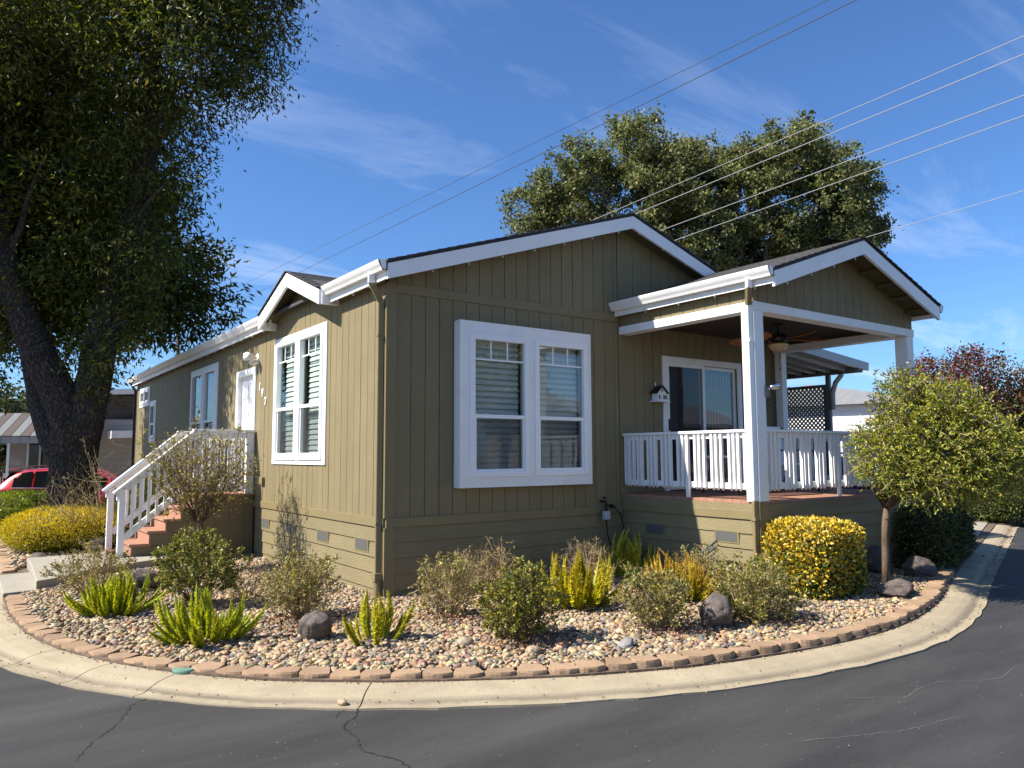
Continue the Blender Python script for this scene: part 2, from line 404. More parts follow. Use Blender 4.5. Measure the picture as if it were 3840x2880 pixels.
# ------------------------------------------------------------------ mesh helpers
class MB:
    def __init__(self):
        self.v = []; self.f = []
    def quadbox(self, pts):
        b = len(self.v); self.v += [tuple(p) for p in pts]
        for q in ((0, 3, 2, 1), (4, 5, 6, 7), (0, 1, 5, 4), (1, 2, 6, 5), (2, 3, 7, 6), (3, 0, 4, 7)):
            self.f.append(tuple(b + i for i in q))
        return self
    def box(self, x0, x1, y0, y1, z0, z1):
        x0, x1 = min(x0, x1), max(x0, x1); y0, y1 = min(y0, y1), max(y0, y1); z0, z1 = min(z0, z1), max(z0, z1)
        return self.quadbox([(x0, y0, z0), (x1, y0, z0), (x1, y1, z0), (x0, y1, z0),
                             (x0, y0, z1), (x1, y0, z1), (x1, y1, z1), (x0, y1, z1)])
    def prism(self, poly, vec):
        """closed polygon (3D points) swept along vec"""
        b = len(self.v); n = len(poly); vec = Vector(vec)
        self.v += [tuple(p) for p in poly] + [tuple(Vector(p) + vec) for p in poly]
        self.f.append(tuple(range(b + n - 1, b - 1, -1))); self.f.append(tuple(range(b + n, b + 2 * n)))
        for i in range(n):
            j = (i + 1) % n
            self.f.append((b + i, b + j, b + n + j, b + n + i))
        return self
    def bar(self, a, c, w, h, up=(0, 0, 1)):
        """rectangular bar from a to c, w sideways, h along up"""
        a = Vector(a); c = Vector(c); d = (c - a).normalized(); u = Vector(up)
        s = d.cross(u).normalized(); u = s.cross(d).normalized()
        p = []
        for q in (a, c):
            for sx, sz in ((-1, -1), (1, -1), (1, 1), (-1, 1)):
                p.append(q + s * sx * w / 2 + u * sz * h / 2)
        b = len(self.v); self.v += [tuple(x) for x in p]
        for q in ((3, 2, 1, 0), (4, 5, 6, 7), (0, 1, 5, 4), (1, 2, 6, 5), (2, 3, 7, 6), (3, 0, 4, 7)):
            self.f.append(tuple(b + i for i in q))
        return self
    def tube(self, pts, rad, n=6, cap=True):
        pts = [Vector(p) for p in pts]
        if not hasattr(rad, '__len__'): rad = [rad] * len(pts)
        b = len(self.v); ref = Vector((0.13, 0.31, 0.94))
        for i, p in enumerate(pts):
            d = (pts[min(i + 1, len(pts) - 1)] - pts[max(i - 1, 0)])
            if d.length < 1e-9: d = Vector((0, 0, 1))
            d.normalize()
            s = d.cross(ref)
            if s.length < 0.05: s = d.cross(Vector((1, 0, 0)))
            s.normalize(); t = d.cross(s)
            for k in range(n):
                a = 2 * math.pi * k / n
                self.v.append(tuple(p + (s * math.cos(a) + t * math.sin(a)) * rad[i]))
        for i in range(len(pts) - 1):
            for k in range(n):
                k2 = (k + 1) % n
                self.f.append((b + i * n + k, b + i * n + k2, b + (i + 1) * n + k2, b + (i + 1) * n + k))
        if cap:
            self.f.append(tuple(b + k for k in range(n - 1, -1, -1)))
            self.f.append(tuple(b + (len(pts) - 1) * n + k for k in range(n)))
        return self
    def lathe(self, prof, c=(0, 0, 0), n=16):
        """profile of (r, z) about vertical axis at c"""
        b = len(self.v)
        for r, z in prof:
            for k in range(n):
                a = 2 * math.pi * k / n
                self.v.append((c[0] + r * math.cos(a), c[1] + r * math.sin(a), c[2] + z))
        for i in range(len(prof) - 1):
            for k in range(n):
                k2 = (k + 1) % n
                self.f.append((b + i * n + k, b + i * n + k2, b + (i + 1) * n + k2, b + (i + 1) * n + k))
        self.f.append(tuple(b + k for k in range(n - 1, -1, -1)))
        self.f.append(tuple(b + (len(prof) - 1) * n + k for k in range(n)))
        return self
    def mesh(self, name):
        me = bpy.data.meshes.new(name); me.from_pydata(self.v, [], self.f); me.update(); return me
    def build(self, name, mat, parent=None, smooth=False, bevel=0.0):
        return mesh_obj(name, self.mesh(name), mat, parent, smooth, bevel)

def mesh_obj(name, me, mat, parent=None, smooth=False, bevel=0.0):
    if mat is not None and not me.materials:
        me.materials.append(M[mat] if isinstance(mat, str) else mat)
    if smooth and len(me.polygons):
        me.polygons.foreach_set('use_smooth', [True] * len(me.polygons))
    o = bpy.data.objects.new(name, me); col.objects.link(o)
    if parent is not None: o.parent = parent
    if bevel:
        b = o.modifiers.new('bevel', 'BEVEL'); b.width = bevel; b.segments = 2; b.limit_method = 'ANGLE'
    return o

def tag(o, label=None, cat=None, group=None, kind=None):
    if label: o['label'] = label
    if cat: o['category'] = cat
    if group: o['group'] = group
    if kind: o['kind'] = kind
    return o

def empty(name, loc, label, cat, group=None, rz=0.0):
    o = bpy.data.objects.new(name, None); col.objects.link(o)
    o.location = loc; o.rotation_euler = (0, 0, rz); o.empty_display_size = 0.2
    return tag(o, label, cat, group)

CAMXY = np.array([-4.059, -8.214])
FWD = np.array([0.5846, 0.8113]); RGT = np.array([0.8120, -0.5837])
def site(vx, dist):
    """survey: a point on the plot from its bearing and distance to the survey point at the kerb"""
    t = (vx - 1106) * 1.736 / 2855.0
    d_ = FWD + RGT * t; d_ = d_ / np.linalg.norm(d_)
    p = CAMXY + d_ * dist
    return float(p[0]), float(p[1])

def np_mesh(name, V, F, colr=None, per='POINT'):
    """mesh from numpy: V (n,3), F (m,k) with equal k"""
    me = bpy.data.meshes.new(name)
    n = len(V); m, k = F.shape
    me.vertices.add(n); me.vertices.foreach_set('co', np.ascontiguousarray(V, dtype=np.float32).ravel())
    me.loops.add(m * k); me.loops.foreach_set('vertex_index', np.ascontiguousarray(F, dtype=np.int32).ravel())
    me.polygons.add(m)
    me.polygons.foreach_set('loop_start', np.arange(0, m * k, k, dtype=np.int32))
    me.polygons.foreach_set('loop_total', np.full(m, k, dtype=np.int32))
    if colr is not None:
        ca = me.color_attributes.new('Col', 'FLOAT_COLOR', 'POINT')
        c4 = np.ones((n, 4), dtype=np.float32); c4[:, :3] = colr
        ca.data.foreach_set('color', c4.ravel())
    me.update(calc_edges=True)
    return me

def unit(a):
    return a / np.maximum(np.linalg.norm(a, axis=-1, keepdims=True), 1e-9)

def leaves(name, P, D, size, width, cols, mat, parent, fold=0.25, curl=0.0):
    """one small leaf blade at each P, pointing along D"""
    n = len(P)
    D = unit(D)
    rnd = unit(RNG.normal(size=(n, 3)))
    S = unit(np.cross(D, rnd)); U = np.cross(S, D)
    size = np.broadcast_to(np.asarray(size, dtype=float), (n,))[:, None]
    w = size * width
    V = np.empty((n, 4, 3))
    V[:, 0] = P
    V[:, 1] = P + D * size * 0.45 + S * w * 0.5 + U * w * fold
    V[:, 2] = P + D * size - U * size * curl
    V[:, 3] = P + D * size * 0.45 - S * w * 0.5 + U * w * fold
    F = (np.arange(n)[:, None] * 4 + np.array([0, 1, 2, 3])[None, :])
    c = np.repeat(cols, 4, axis=0)
    me = np_mesh(name, V.reshape(-1, 3), F, c)
    return mesh_obj(name, me, mat, parent)

def pick(palette, n, jit=0.18, weights=None):
    pal = np.array(palette)
    w = None if weights is None else np.array(weights) / np.sum(weights)
    idx = RNG.choice(len(pal), size=n, p=w)
    c = pal[idx] * (1 + RNG.normal(scale=jit, size=(n, 1))) * (1 + RNG.normal(scale=jit * 0.35, size=(n, 3)))
    return np.clip(c * ALB, 0.002, 0.95)

_ico = {}
def ico(sub):
    if sub not in _ico:
        bm = bmesh.new(); bmesh.ops.create_icosphere(bm, subdivisions=sub, radius=1.0)
        v = np.array([x.co[:] for x in bm.verts]); f = np.array([[q.index for q in p.verts] for p in bm.faces]); bm.free()
        _ico[sub] = (v, f)
    return _ico[sub]

def inside_poly(pts, poly):
    x, y = pts[:, 0], pts[:, 1]; ins = np.zeros(len(pts), bool)
    n = len(poly)
    for i in range(n):
        x1, y1 = poly[i]; x2, y2 = poly[(i + 1) % n]
        cnd = ((y1 > y) != (y2 > y)) & (x < (x2 - x1) * (y - y1) / (y2 - y1 + 1e-12) + x1)
        ins ^= cnd
    return ins

def catmull(P, per=10):
    P = np.array(P, float); out = []
    Q = np.vstack([2 * P[0] - P[1], P, 2 * P[-1] - P[-2]])
    for i in range(1, len(Q) - 2):
        for t in np.linspace(0, 1, per, endpoint=False):
            a, b, c, d_ = Q[i - 1], Q[i], Q[i + 1], Q[i + 2]
            out.append(0.5 * (2 * b + (c - a) * t + (2 * a - 5 * b + 4 * c - d_) * t ** 2 + (3 * b - a - 3 * c + d_) * t ** 3))
    out.append(P[-1]); return np.array(out)

def resample(P, step):
    s = np.concatenate([[0], np.cumsum(np.linalg.norm(np.diff(P, axis=0), axis=1))])
    n = max(2, int(round(s[-1] / step)) + 1); q = np.linspace(0, s[-1], n)
    return np.stack([np.interp(q, s, P[:, k]) for k in range(P.shape[1])], 1)

# ================================================================== THE SETTING
ZROAD = -0.115
g = MB(); g.quadbox([(-900, -900, -1.0), (900, -900, -1.0), (900, 900, -1.0), (-900, 900, -1.0),
                     (-900, -900, -0.32), (900, -900, -0.32), (900, 900, -0.32), (-900, 900, -0.32)])
tag(g.build('ground', 'dirt_ground'), kind='structure')
g = MB(); g.box(-24, 120, -19, 110, -0.25, ZROAD)
tag(g.build('road', 'asphalt'), kind='structure')

# back-of-kerb line, surveyed along the edging
BACK = [(-3.30, 30.0), (-3.42, 16.0), (-3.50, 9.0), (-3.58, 5.0), (-3.60, 3.2), (-3.585, 1.79), (-3.53, 1.05), (-3.475, 0.55), (-3.385, 0.08), (-3.285, -0.29), (-3.155, -0.64), (-2.90, -1.185),
        (-2.80, -1.37), (-2.425, -1.90), (-2.20, -2.18), (-1.95, -2.43), (-1.41, -2.87), (-1.095, -3.08), (-0.785, -3.27),
        (-0.475, -3.45), (-0.175, -3.60), (0.08, -3.705), (0.34, -3.81), (0.757, -3.955), (1.147, -4.05), (1.524, -4.13),
        (1.925, -4.19), (2.33, -4.24), (2.84, -4.26), (3.46, -4.22), (4.24, -4.08), (5.36, -3.76), (6.5, -3.34), (8.3, -2.70),
        (10.9, -1.82), (13.3, -1.0), (20, 1.30), (32, 5.4), (60, 15.0), (110, 32.0)]
back = resample(catmull(BACK, 8), 0.12)
tg = unit(np.gradient(back, axis=0)); nr = np.stack([tg[:, 1], -tg[:, 0]], 1)     # towards the road
s_b = np.concatenate([[0], np.cumsum(np.linalg.norm(np.diff(back, axis=0), axis=1))])
if nr[len(nr) // 2, 1] > 0: nr = -nr

# lot: everything inside the kerb
lot = [tuple(p) for p in back[::4]] + [(110, 110), (-3.3, 110)]
g = MB(); g.prism([(x, y, -0.20) for x, y in lot], (0, 0, 0.165))
lot_o = tag(g.build('garden_soil', 'soil'), kind='structure')
bm = bmesh.new(); bm.from_mesh(lot_o.data); bmesh.ops.triangulate(bm, faces=[f for f in bm.faces if len(f.verts) > 4]); bmesh.ops.recalc_face_normals(bm, faces=bm.faces[:]); bm.to_mesh(lot_o.data); bm.free()

# kerb: separate poured slabs with joints; rolled profile (offset, height)
KW = 0.43
PROF = [(-0.06, -0.17), (-0.06, -0.052), (0.0, -0.052), (0.10, -0.054), (0.20, -0.064), (0.26, -0.080), (0.31, -0.100), (0.345, -0.108), (0.39, -0.106), (KW, -0.101), (KW, -0.17)]
kerb = bpy.data.objects.new('kerb', None); col.objects.link(kerb); tag(kerb, kind='structure')
joint_s = []
i0 = 0
mid = int(np.argmin(np.linalg.norm(back - np.array([-1.52, -2.78]), axis=1)))
s_mid = s_b[mid]
sj = [s_mid + k for k in (-26, -23, -20, -17, -14, -11, -8.3, -5.4, -3.2, -2.35, -1.62, 0.0, 2.4, 3.6, 5.3, 7.0, 8.9, 11, 13.2, 16, 19, 22, 26, 30, 36, 45, 60, 90)]
sj = [s for s in sj if 0.5 < s < s_b[-1] - 1]
edges = [0] + sj + [s_b[-1]]
for a, b in zip(edges[:-1], edges[1:]):
    n_ = max(3, int((b - a) / 0.15)); q = np.linspace(a + 0.005, b - 0.005, n_)
    px = np.interp(q, s_b, back[:, 0]); py = np.interp(q, s_b, back[:, 1])
    nx = np.interp(q, s_b, nr[:, 0]); ny = np.interp(q, s_b, nr[:, 1])
    V = []; across = []
    skew = random.uniform(-0.02, 0.02)
    for i in range(n_):
        for off, z in PROF:
            wob = 0.008 * math.sin(q[i] * 9.1) + 0.006 * math.sin(q[i] * 23.7) if off >= KW else 0
            V.append((px[i] + nx[i] * (off + wob), py[i] + ny[i] * (off + wob), z + 0.003 * math.sin(q[i] * 1.7)))
            across.append(max(0, off) / KW)
    k = len(PROF)
    F = [(i * k + j, i * k + j + 1, (i + 1) * k + j + 1, (i + 1) * k + j) for i in range(n_ - 1) for j in range(k - 1)]
    F += [tuple(range(k)), tuple((n_ - 1) * k + j for j in range(k - 1, -1, -1))]
    me = bpy.data.meshes.new('kerb_slab'); me.from_pydata(V, [], F)
    at = me.attributes.new('Across', 'FLOAT', 'POINT'); at.data.foreach_set('value', across)
    o = mesh_obj('kerb_slab', me, 'kerb', kerb, smooth=False)
    bm = bmesh.new(); bm.from_mesh(me); bmesh.ops.recalc_face_normals(bm, faces=bm.faces[:]); bm.to_mesh(me); bm.free()

# cracks: thin filled seams, each its own thin strip
def crack(pts, w, mat, name, label, z=ZROAD + 0.004, jitter=0.018, cat='crack'):
    P = resample(np.array(pts, float), 0.035)
    P[1:-1] += np.cumsum(RNG.normal(scale=jitter * 0.5, size=(len(P) - 2, 2)), axis=0) * 0.35 + RNG.normal(scale=jitter * 0.35, size=(len(P) - 2, 2))
    t = unit(np.gradient(P, axis=0)); nn = np.stack([-t[:, 1], t[:, 0]], 1)
    ww = w * (0.35 + 0.9 * RNG.random(len(P)))[:, None]; ww[0] *= 0.2; ww[-1] *= 0.2
    A = P + nn * ww / 2; B = P - nn * ww / 2
    zz = z if hasattr(z, '__len__') else [z] * len(P)
    V = [(a[0], a[1], zz[i]) for i, a in enumerate(A)] + [(b[0], b[1], zz[i]) for i, b in enumerate(B)]
    n_ = len(P); F = [(i, i + 1, n_ + i + 1, n_ + i) for i in range(n_ - 1)]
    m = MB(); m.v = V; m.f = F
    return m.build(name, mat, road_marks)
road_marks = bpy.data.objects.new('road_cracks', None); col.objects.link(road_marks); tag(road_marks, kind='structure')
crack([(-1.72, -3.08), (-1.80, -3.25), (-1.95, -3.38), (-1.93, -3.60), (-2.00, -3.85), (-1.88, -4.1), (-1.92, -4.5), (-2.0, -5.2), (-1.95, -6.2)], 0.011, 'crack', 'crack', '')
crack([(-1.72, -3.08), (-1.87, -3.1), (-1.93, -3.22)], 0.006, 'crack', 'crack', '')
crack([(-2.85, -1.95), (-3.0, -2.1), (-3.12, -2.42), (-3.3, -2.72), (-3.42, -3.0)], 0.007, 'crack', 'crack', '')
crack([(1.2, -5.0), (1.6, -5.25), (2.1, -5.2), (2.6, -5.45), (3.1, -5.4), (3.6, -5.62)], 0.004, 'crack_pale', 'crack', '')
crack([(0.2, -5.3), (0.9, -5.6), (1.5, -5.7)], 0.003, 'crack_pale', 'crack', '')
crack([(3.2, -6.0), (3.8, -6.3), (4.4, -6.4)], 0.003, 'crack_pale', 'crack', '')

# garden edging: tapered concrete blocks along the back of the kerb
edging = empty('garden_edging', (0, 0, 0), 'curved row of tan concrete blocks edging the pebble bed along the kerb', 'edging')
def block_mesh(i):
    w, d = 0.228, 0.165
    h = 0.105
    pts = []
    for t in np.linspace(-1, 1, 7):      # bulged road face
        pts.append((t * w / 2, 0.034 * (1 - t * t) - 0.012 + random.uniform(-0.004, 0.004)))
    pts += [(w / 2 + 0.001, -0.045), (w * 0.36, -d), (-w * 0.36, -d), (-w / 2 - 0.001, -0.045)]
    m = MB(); n_ = len(pts)
    top = [(x * 0.985, y - 0.004 if y > -0.03 else y, h) for x, y in pts]
    mid_ = [(x, y, h - 0.014) for x, y in pts]
    low = [(x * (1 + random.uniform(-.02, .02)), y + random.uniform(-.006, .008) if y > -0.03 else y, h * 0.45) for x, y in pts]
    bot = [(x, y, -0.04) for x, y in pts]
    m.v = bot + low + mid_ + top
    m.f = [tuple(range(n_ - 1, -1, -1)), tuple(range(3 * n_, 4 * n_))]
    for r in range(3):
        m.f += [(r * n_ + k, r * n_ + (k + 1) % n_, (r + 1) * n_ + (k + 1) % n_, (r + 1) * n_ + k) for k in range(n_)]
    return m.mesh('block')
bmeshes = [block_mesh(i) for i in range(6)]
s_lo = float(np.interp(-2.75, -back[:200, 1], s_b[:200]))      # starts by the concrete step
s_lo = s_b[int(np.argmin(np.linalg.norm(back - np.array([-3.60, 2.75]), axis=1)))]
s_hi = s_b[int(np.argmin(np.linalg.norm(back - np.array([7.3, -3.05]), axis=1)))]
s_w0 = s_b[int(np.argmin(np.linalg.norm(back - np.array([-3.58, 5.3]), axis=1)))]
s_w1 = s_b[int(np.argmin(np.linalg.norm(back - np.array([-3.45, 14.0]), axis=1)))]
def lay_blocks(a, b, parent):
    s = a; k = 0
    while s < b:
        x = np.interp(s, s_b, back[:, 0]); y = np.interp(s, s_b, back[:, 1])
        tx = np.interp(s, s_b, tg[:, 0]); ty = np.interp(s, s_b, tg[:, 1])
        nx = np.interp(s, s_b, nr[:, 0]); ny = np.interp(s, s_b, nr[:, 1])
        o = mesh_obj('block', random.choice(bmeshes), 'block', parent)
        inn = 0.03 + random.uniform(0, 0.014)
        fr_ = min(1, max(0, (x + 3.4) / 5.0))
        o.location = (x - nx * inn, y - ny * inn, -0.116 + 0.030 * fr_ + random.uniform(-0.011, 0.009))
        o.rotation_euler = (R(random.uniform(-3.5, 3.5)), R(random.uniform(-3, 3)), math.atan2(ty, tx) + R(random.uniform(-6, 6)) + (math.pi if (-ty * nx + tx * ny) < 0 else 0))
        k += 1; s += 0.235 + random.uniform(0, 0.014)
lay_blocks(s_lo, s_hi, edging)
edging2 = empty('garden_edging', (0, 0, 0), 'straight row of tan concrete blocks beside the yellow hedge at the left', 'edging')
lay_blocks(s_w1, s_w0, edging2) if s_w1 < s_w0 else lay_blocks(s_w0, s_w1, edging2)

# concrete walk: two shallow landings from the kerb to the stairs
walk = empty('concrete_walk', (-3.3, 3.8, 0), 'pale concrete step and landing leading from the kerb to the wooden stairs', 'path')
walk['kind'] = 'structure'; del walk['label']; del walk['category']
m = MB(); m.prism([(-3.60 + 3.3, 2.98 - 3.8, -0.12), (-3.24 + 3.3, 3.05 - 3.8, -0.12), (-3.20 + 3.3, 4.78 - 3.8, -0.12), (-3.60 + 3.3, 4.72 - 3.8, -0.12)], (0, 0, 0.13)); m.build('step_slab', 'concrete', walk, bevel=0.012)
m = MB(); m.prism([(x + 3.3, y - 3.8, -0.12) for x, y in ((-3.25, 3.12), (-2.95, 3.32), (-2.5, 3.9), (-1.2, 4.62), (-1.2, 6.0), (-3.2, 5.75), (-3.20, 4.9))], (0, 0, 0.225)); m.build('landing_slab', 'concrete', walk, bevel=0.012)
# far driveway and neighbouring pavements
m = MB(); m.prism([(x, y, -0.10) for x, y in ((11.6, -1.45), (17.0, 0.45), (13.2, 11.0), (8.4, 9.5), (8.6, 0.6))], (0, 0, 0.085)); tag(m.build('driveway', 'concrete'), kind='structure')
m = MB(); m.prism([(x, y, -0.10) for x, y in ((-3.35, 18.2), (9, 18.2), (9, 24.0), (-3.3, 24.0))], (0, 0, 0.09)); tag(m.build('neighbour_driveway', 'concrete'), kind='structure')

# ================================================================== THE HOUSE
home = empty('manufactured_home', (0, 0, 0), 'olive green single-storey home with white trim, gabled roof and covered corner porch', 'house')
W, LEN = 7.74, 16.45
RX, RZ, RS = 3.87, 5.24, 0.324
def ztop(x): return RZ - RS * abs(x - RX)
FASC = 0.215
def dormer(y): return 4.37 - 0.372 * abs(y - 2.76)

class Wall:
    def __init__(self, kind): self.kind = kind
    def p(self, u, z, d):
        return (u, -d, z) if self.kind == 'front' else (-d, u, z)
def wall_boxes(w, u0, u1, zlo, zhi, holes, d0, d1):
    """boxes for the strip u0..u1 minus the rectangular holes; zhi is a function of u"""
    m = MB()
    cuts = sorted({u0, u1} | {c for h in holes for c in h[:2] if u0 < c < u1})
    for a, b in zip(cuts[:-1], cuts[1:]):
        md = (a + b) / 2
        hs = sorted([(h[2], h[3]) for h in holes if h[0] <= md <= h[1]])
        z = zlo
        for h0, h1 in hs + [(1e9, 1e9)]:
            top_a = min(zhi(a), h0); top_b = min(zhi(b), h0)
            if top_a > z + 0.01 or top_b > z + 0.01:
                P = [w.p(a, z, d0), w.p(b, z, d0), w.p(b, z, d1), w.p(a, z, d1), w.p(a, max(top_a, z), d0), w.p(b, max(top_b, z), d0), w.p(b, max(top_b, z), d1), w.p(a, max(top_a, z), d1)]
                m.quadbox(P)
            z = max(z, h1)
            if h0 > 1e8: break
    return m
FRONT, LEFT = Wall('front'), Wall('left')
# openings (u0,u1,z0,z1)
H_FRONT = [(1.12, 1.99, 1.40, 3.17), (2.15, 3.02, 1.40, 3.17), (4.83, 6.57, 1.10, 3.09)]
H_LEFT = [(1.97, 2.87, 1.62, 3.43), (2.99, 3.89, 1.62, 3.43), (5.12, 6.05, 1.08, 3.11), (7.62, 8.52, 1.60, 3.42), (8.66, 9.56, 1.60, 3.42), (14.5, 15.7, 3.14, 3.48), (13.6, 14.15, 2.1, 3.05)]
ZSK = 0.91
def ztop_front(u): return ztop(u) - 0.06
def ztop_left(u):
    return max(3.74, dormer(u) - 0.10) if 1.5 < u < 4.02 else 3.74
def fix(o):
    bm = bmesh.new(); bm.from_mesh(o.data); bmesh.ops.recalc_face_normals(bm, faces=bm.faces[:]); bm.to_mesh(o.data); bm.free(); return o
# sheathing behind the planks (shows in the grooves) + remaining two walls
def zf(u): return ztop(u) - 0.05
for a, b in ((0.0, RX), (RX, W)):
    fix(wall_boxes(FRONT, a + (0.0 if a == 0 else 0), b, -0.03, zf, H_FRONT, -0.10, 0.0).build('wall_sheathing', 'groove', home))
for a, b in ((0.001, 1.5), (1.5, 2.76), (2.76, 4.02), (4.02, LEN)):
    fix(wall_boxes(LEFT, a, b, -0.03, (lambda u: ztop_left(u) + 0.02) if b != 1.5 and a != 4.02 else (lambda u: 3.76), H_LEFT, -0.10, -0.001).build('wall_sheathing', 'groove', home))
m = MB(); m.box(W - 0.1, W, 0.1, LEN, -0.03, 3.9); m.prism([(0.1, LEN - 0.1, -0.03), (W - 0.1, LEN - 0.1, -0.03), (W - 0.1, LEN - 0.1, ztop(W) - .06), (RX, LEN - 0.1, RZ - .06), (0.1, LEN - 0.1, ztop(0) - .06)], (0, 0.1, 0)); fix(m.build('rear_wall', 'olive', home))
m = MB(); m.box(0.1, W - 0.1, 0.1, LEN - 0.1, 0.90, 0.98); m.build('interior_floor', 'dark', home)
m = MB(); m.box(0.1, W - 0.1, 2.6 + 2.2, 2.7 + 2.2, 0.98, 3.6); m.build('interior_partition', 'dark', home)

# vertical plank siding
PK, GR = 0.2, 0.0042
def siding(w, u_start, u_end, zlo, zhi, holes, splits=(), phase=0.0):
    splits = tuple(splits) + tuple(c for h in holes for c in h[:2] if u_start < c < u_end)
    u = u_start; nxt = u_start + phase if phase else u_start + PK
    edges_ = [u_start]; x = u_start + (phase or PK)
    while x < u_end - 0.02: edges_.append(x); x += PK
    edges_.append(u_end)
    for s in splits:
        if min(abs(e - s) for e in edges_) > 1e-4: edges_.append(s)
    edges_ = sorted(edges_)
    for ei, (a, b) in enumerate(zip(edges_[:-1], edges_[1:])):
        ga = 0 if a in splits else (GR + (.004 if ei % 6 == 3 else 0)); gb = 0 if b in splits else GR
        d = 0.011 + random.uniform(-0.0012, 0.0012)
        if b - gb - a - ga < .004: continue
        mb = wall_boxes(w, a + ga, b - gb, zlo, zhi, holes, 0.0005, d)
        for i in range(0, len(mb.v), 8):
            q = MB(); q.quadbox(mb.v[i:i + 8]); fix(q.build('siding_plank', 'olive', home))
H_BUMP = [(0.93, 3.14, 1.23, 3.37)]
siding(FRONT, 0.12, 3.80, ZSK, lambda u: min(ztop(u) - 0.12, 3.62), H_BUMP)
siding(FRONT, 0.02, 3.80, 3.745, lambda u: ztop(u) - 0.12, [], phase=0.1)
siding(FRONT, 3.93, W, 1.08, lambda u: ztop(u) - 0.12, [(4.735, 6.665, 1.0, 3.19)])
HL_TRIM = [(1.83, 4.03, 1.53, 3.53), (5.01, 6.16, 1.0, 3.20), (7.49, 9.69, 1.5, 3.52), (14.4, 15.8, 3.05, 3.57), (13.5, 14.25, 2.04, 3.13)]
siding(LEFT, 0.11, 16.4, ZSK, ztop_left, HL_TRIM, splits=(1.5, 2.76, 4.02))

# trim boards
def tb(name, w, u0, u1, z0, z1, d0=0.0005, d1=0.026, mat='olive_trim'):
    a = w.p(u0, z0, d0); b = w.p(u1, z1, d1)
    m = MB(); m.box(a[0], b[0], a[1], b[1], a[2], b[2]); return m.build(name, mat, home, bevel=0.003)
tb('corner_board', FRONT, -0.024, 0.118, ZSK + 0.001, 3.742, -0.001)
tb('corner_board', LEFT, 0.002, 0.105, ZSK + 0.001, 3.73)
tb('belly_band', FRONT, 0.119, 3.80, 3.622, 3.742)
tb('trim_board', FRONT, 3.805, 3.925, ZSK + .001, RZ - 0.16, d1=0.022)
tb('skirt_band', FRONT, 0.0, 3.838, 0.80, ZSK, d1=0.030)
tb('skirt_band', LEFT, 0.002, 16.4, 0.80, ZSK, d1=0.030)
# lap siding of the skirt; each board leans out at its lower edge
def laps(w, u0, u1, zs, dbase=0.0, mat='olive_lap'):
    for z1, z0 in zip(zs[:-1], zs[1:]):
        P = [w.p(u0, z0, dbase), w.p(u1, z0, dbase), w.p(u1, z0, dbase + 0.026), w.p(u0, z0, dbase + 0.026),
             w.p(u0, z1 + 0.012, dbase), w.p(u1, z1 + 0.012, dbase), w.p(u1, z1 + 0.012, dbase + 0.009), w.p(u0, z1 + 0.012, dbase + 0.009)]
        m = MB(); m.quadbox(P); fix(m.build('lap_board', mat, home))
ZL = [0.80, 0.625, 0.44, 0.255, 0.07, -0.06]
laps(FRONT, 0.115, 3.838, ZL); laps(LEFT, 0.105, 4.86, ZL); laps(LEFT, 6.3, 16.4, ZL)
tb('corner_board', FRONT, -0.024, 0.114, -0.04, 0.80, -0.001, 0.030); tb('corner_board', LEFT, 0.002, 0.104, -0.04, 0.80, 0.0005, 0.030)

def skirt_vent(w, u0, u1, z0, z1, d):
    a = w.p(u0, z0, d); b = w.p(u1, z1, d + 0.016); m = MB(); m.box(a[0], b[0], a[1], b[1], a[2], b[2])
    f = m.build('skirt_vent', 'vent_frame', home)
    a = w.p(u0 + .03, z0 + .02, d + 0.016); b = w.p(u1 - .02, z1 - .008, d + 0.019); m = MB(); m.box(a[0], b[0], a[1], b[1], a[2], b[2]); m.build('vent_mesh', 'vent', f)
for u0, u1 in ((0.39, 0.78), (1.64, 2.05), (2.90, 3.32), (4.10, 4.48)): skirt_vent(LEFT, u0, u1, 0.475, 0.635, 0.012)

# ---------------- roof
m = MB()
T = 0.045
m.prism([(-0.16, -0.30, ztop(-0.16) - T), (-0.16, -0.30, ztop(-0.16)), (RX, -0.30, RZ), (RX, -0.30, RZ - T)], (0, LEN + 0.60, 0))
rl = fix(m.build('roof', 'shingle', home))
m = MB(); m.prism([(RX, -0.30, RZ - T), (RX, -0.30, RZ), (5.72, -0.30, ztop(5.72)), (5.72, -0.30, ztop(5.72) - T)], (0, 0.301, 0))
m.prism([(RX, 0.0, RZ - T), (RX, 0.0, RZ), (W + 0.16, 0.0, ztop(W + 0.16)), (W + 0.16, 0.0, ztop(W + 0.16) - T)], (0, LEN + 0.3, 0))
rr_ = fix(m.build('roof', 'shingle', home))
m = MB(); m.prism([(RX - .14, -0.31, RZ - .14 * RS + .004), (RX, -0.31, RZ + .012), (RX + .14, -0.31, RZ - .14 * RS + .004), (RX, -0.31, RZ - .01)], (0, LEN + 0.6, 0)); fix(m.build('ridge_cap', 'shingle', home))
# ragged shingle edge over the rake, one strip per course end
for sgn, x_end in ((-1, -0.16), (1, 5.72)):
    x = RX
    while (x - x_end) * sgn < 0:
        x2 = x + sgn * 0.14
        if (x2 - x_end) * sgn > 0: x2 = x_end
        m = MB(); z1, z2 = ztop(x), ztop(x2)
        m.prism([(x, -0.325 - random.uniform(0, .008), z1 + 0.002), (x2, -0.325, z2 + 0.010), (x2, -0.325, z2 - 0.014), (x, -0.325, z1 - 0.014)], (0, 0.16, 0))
        fix(m.build('shingle', 'shingle', home)); x = x2
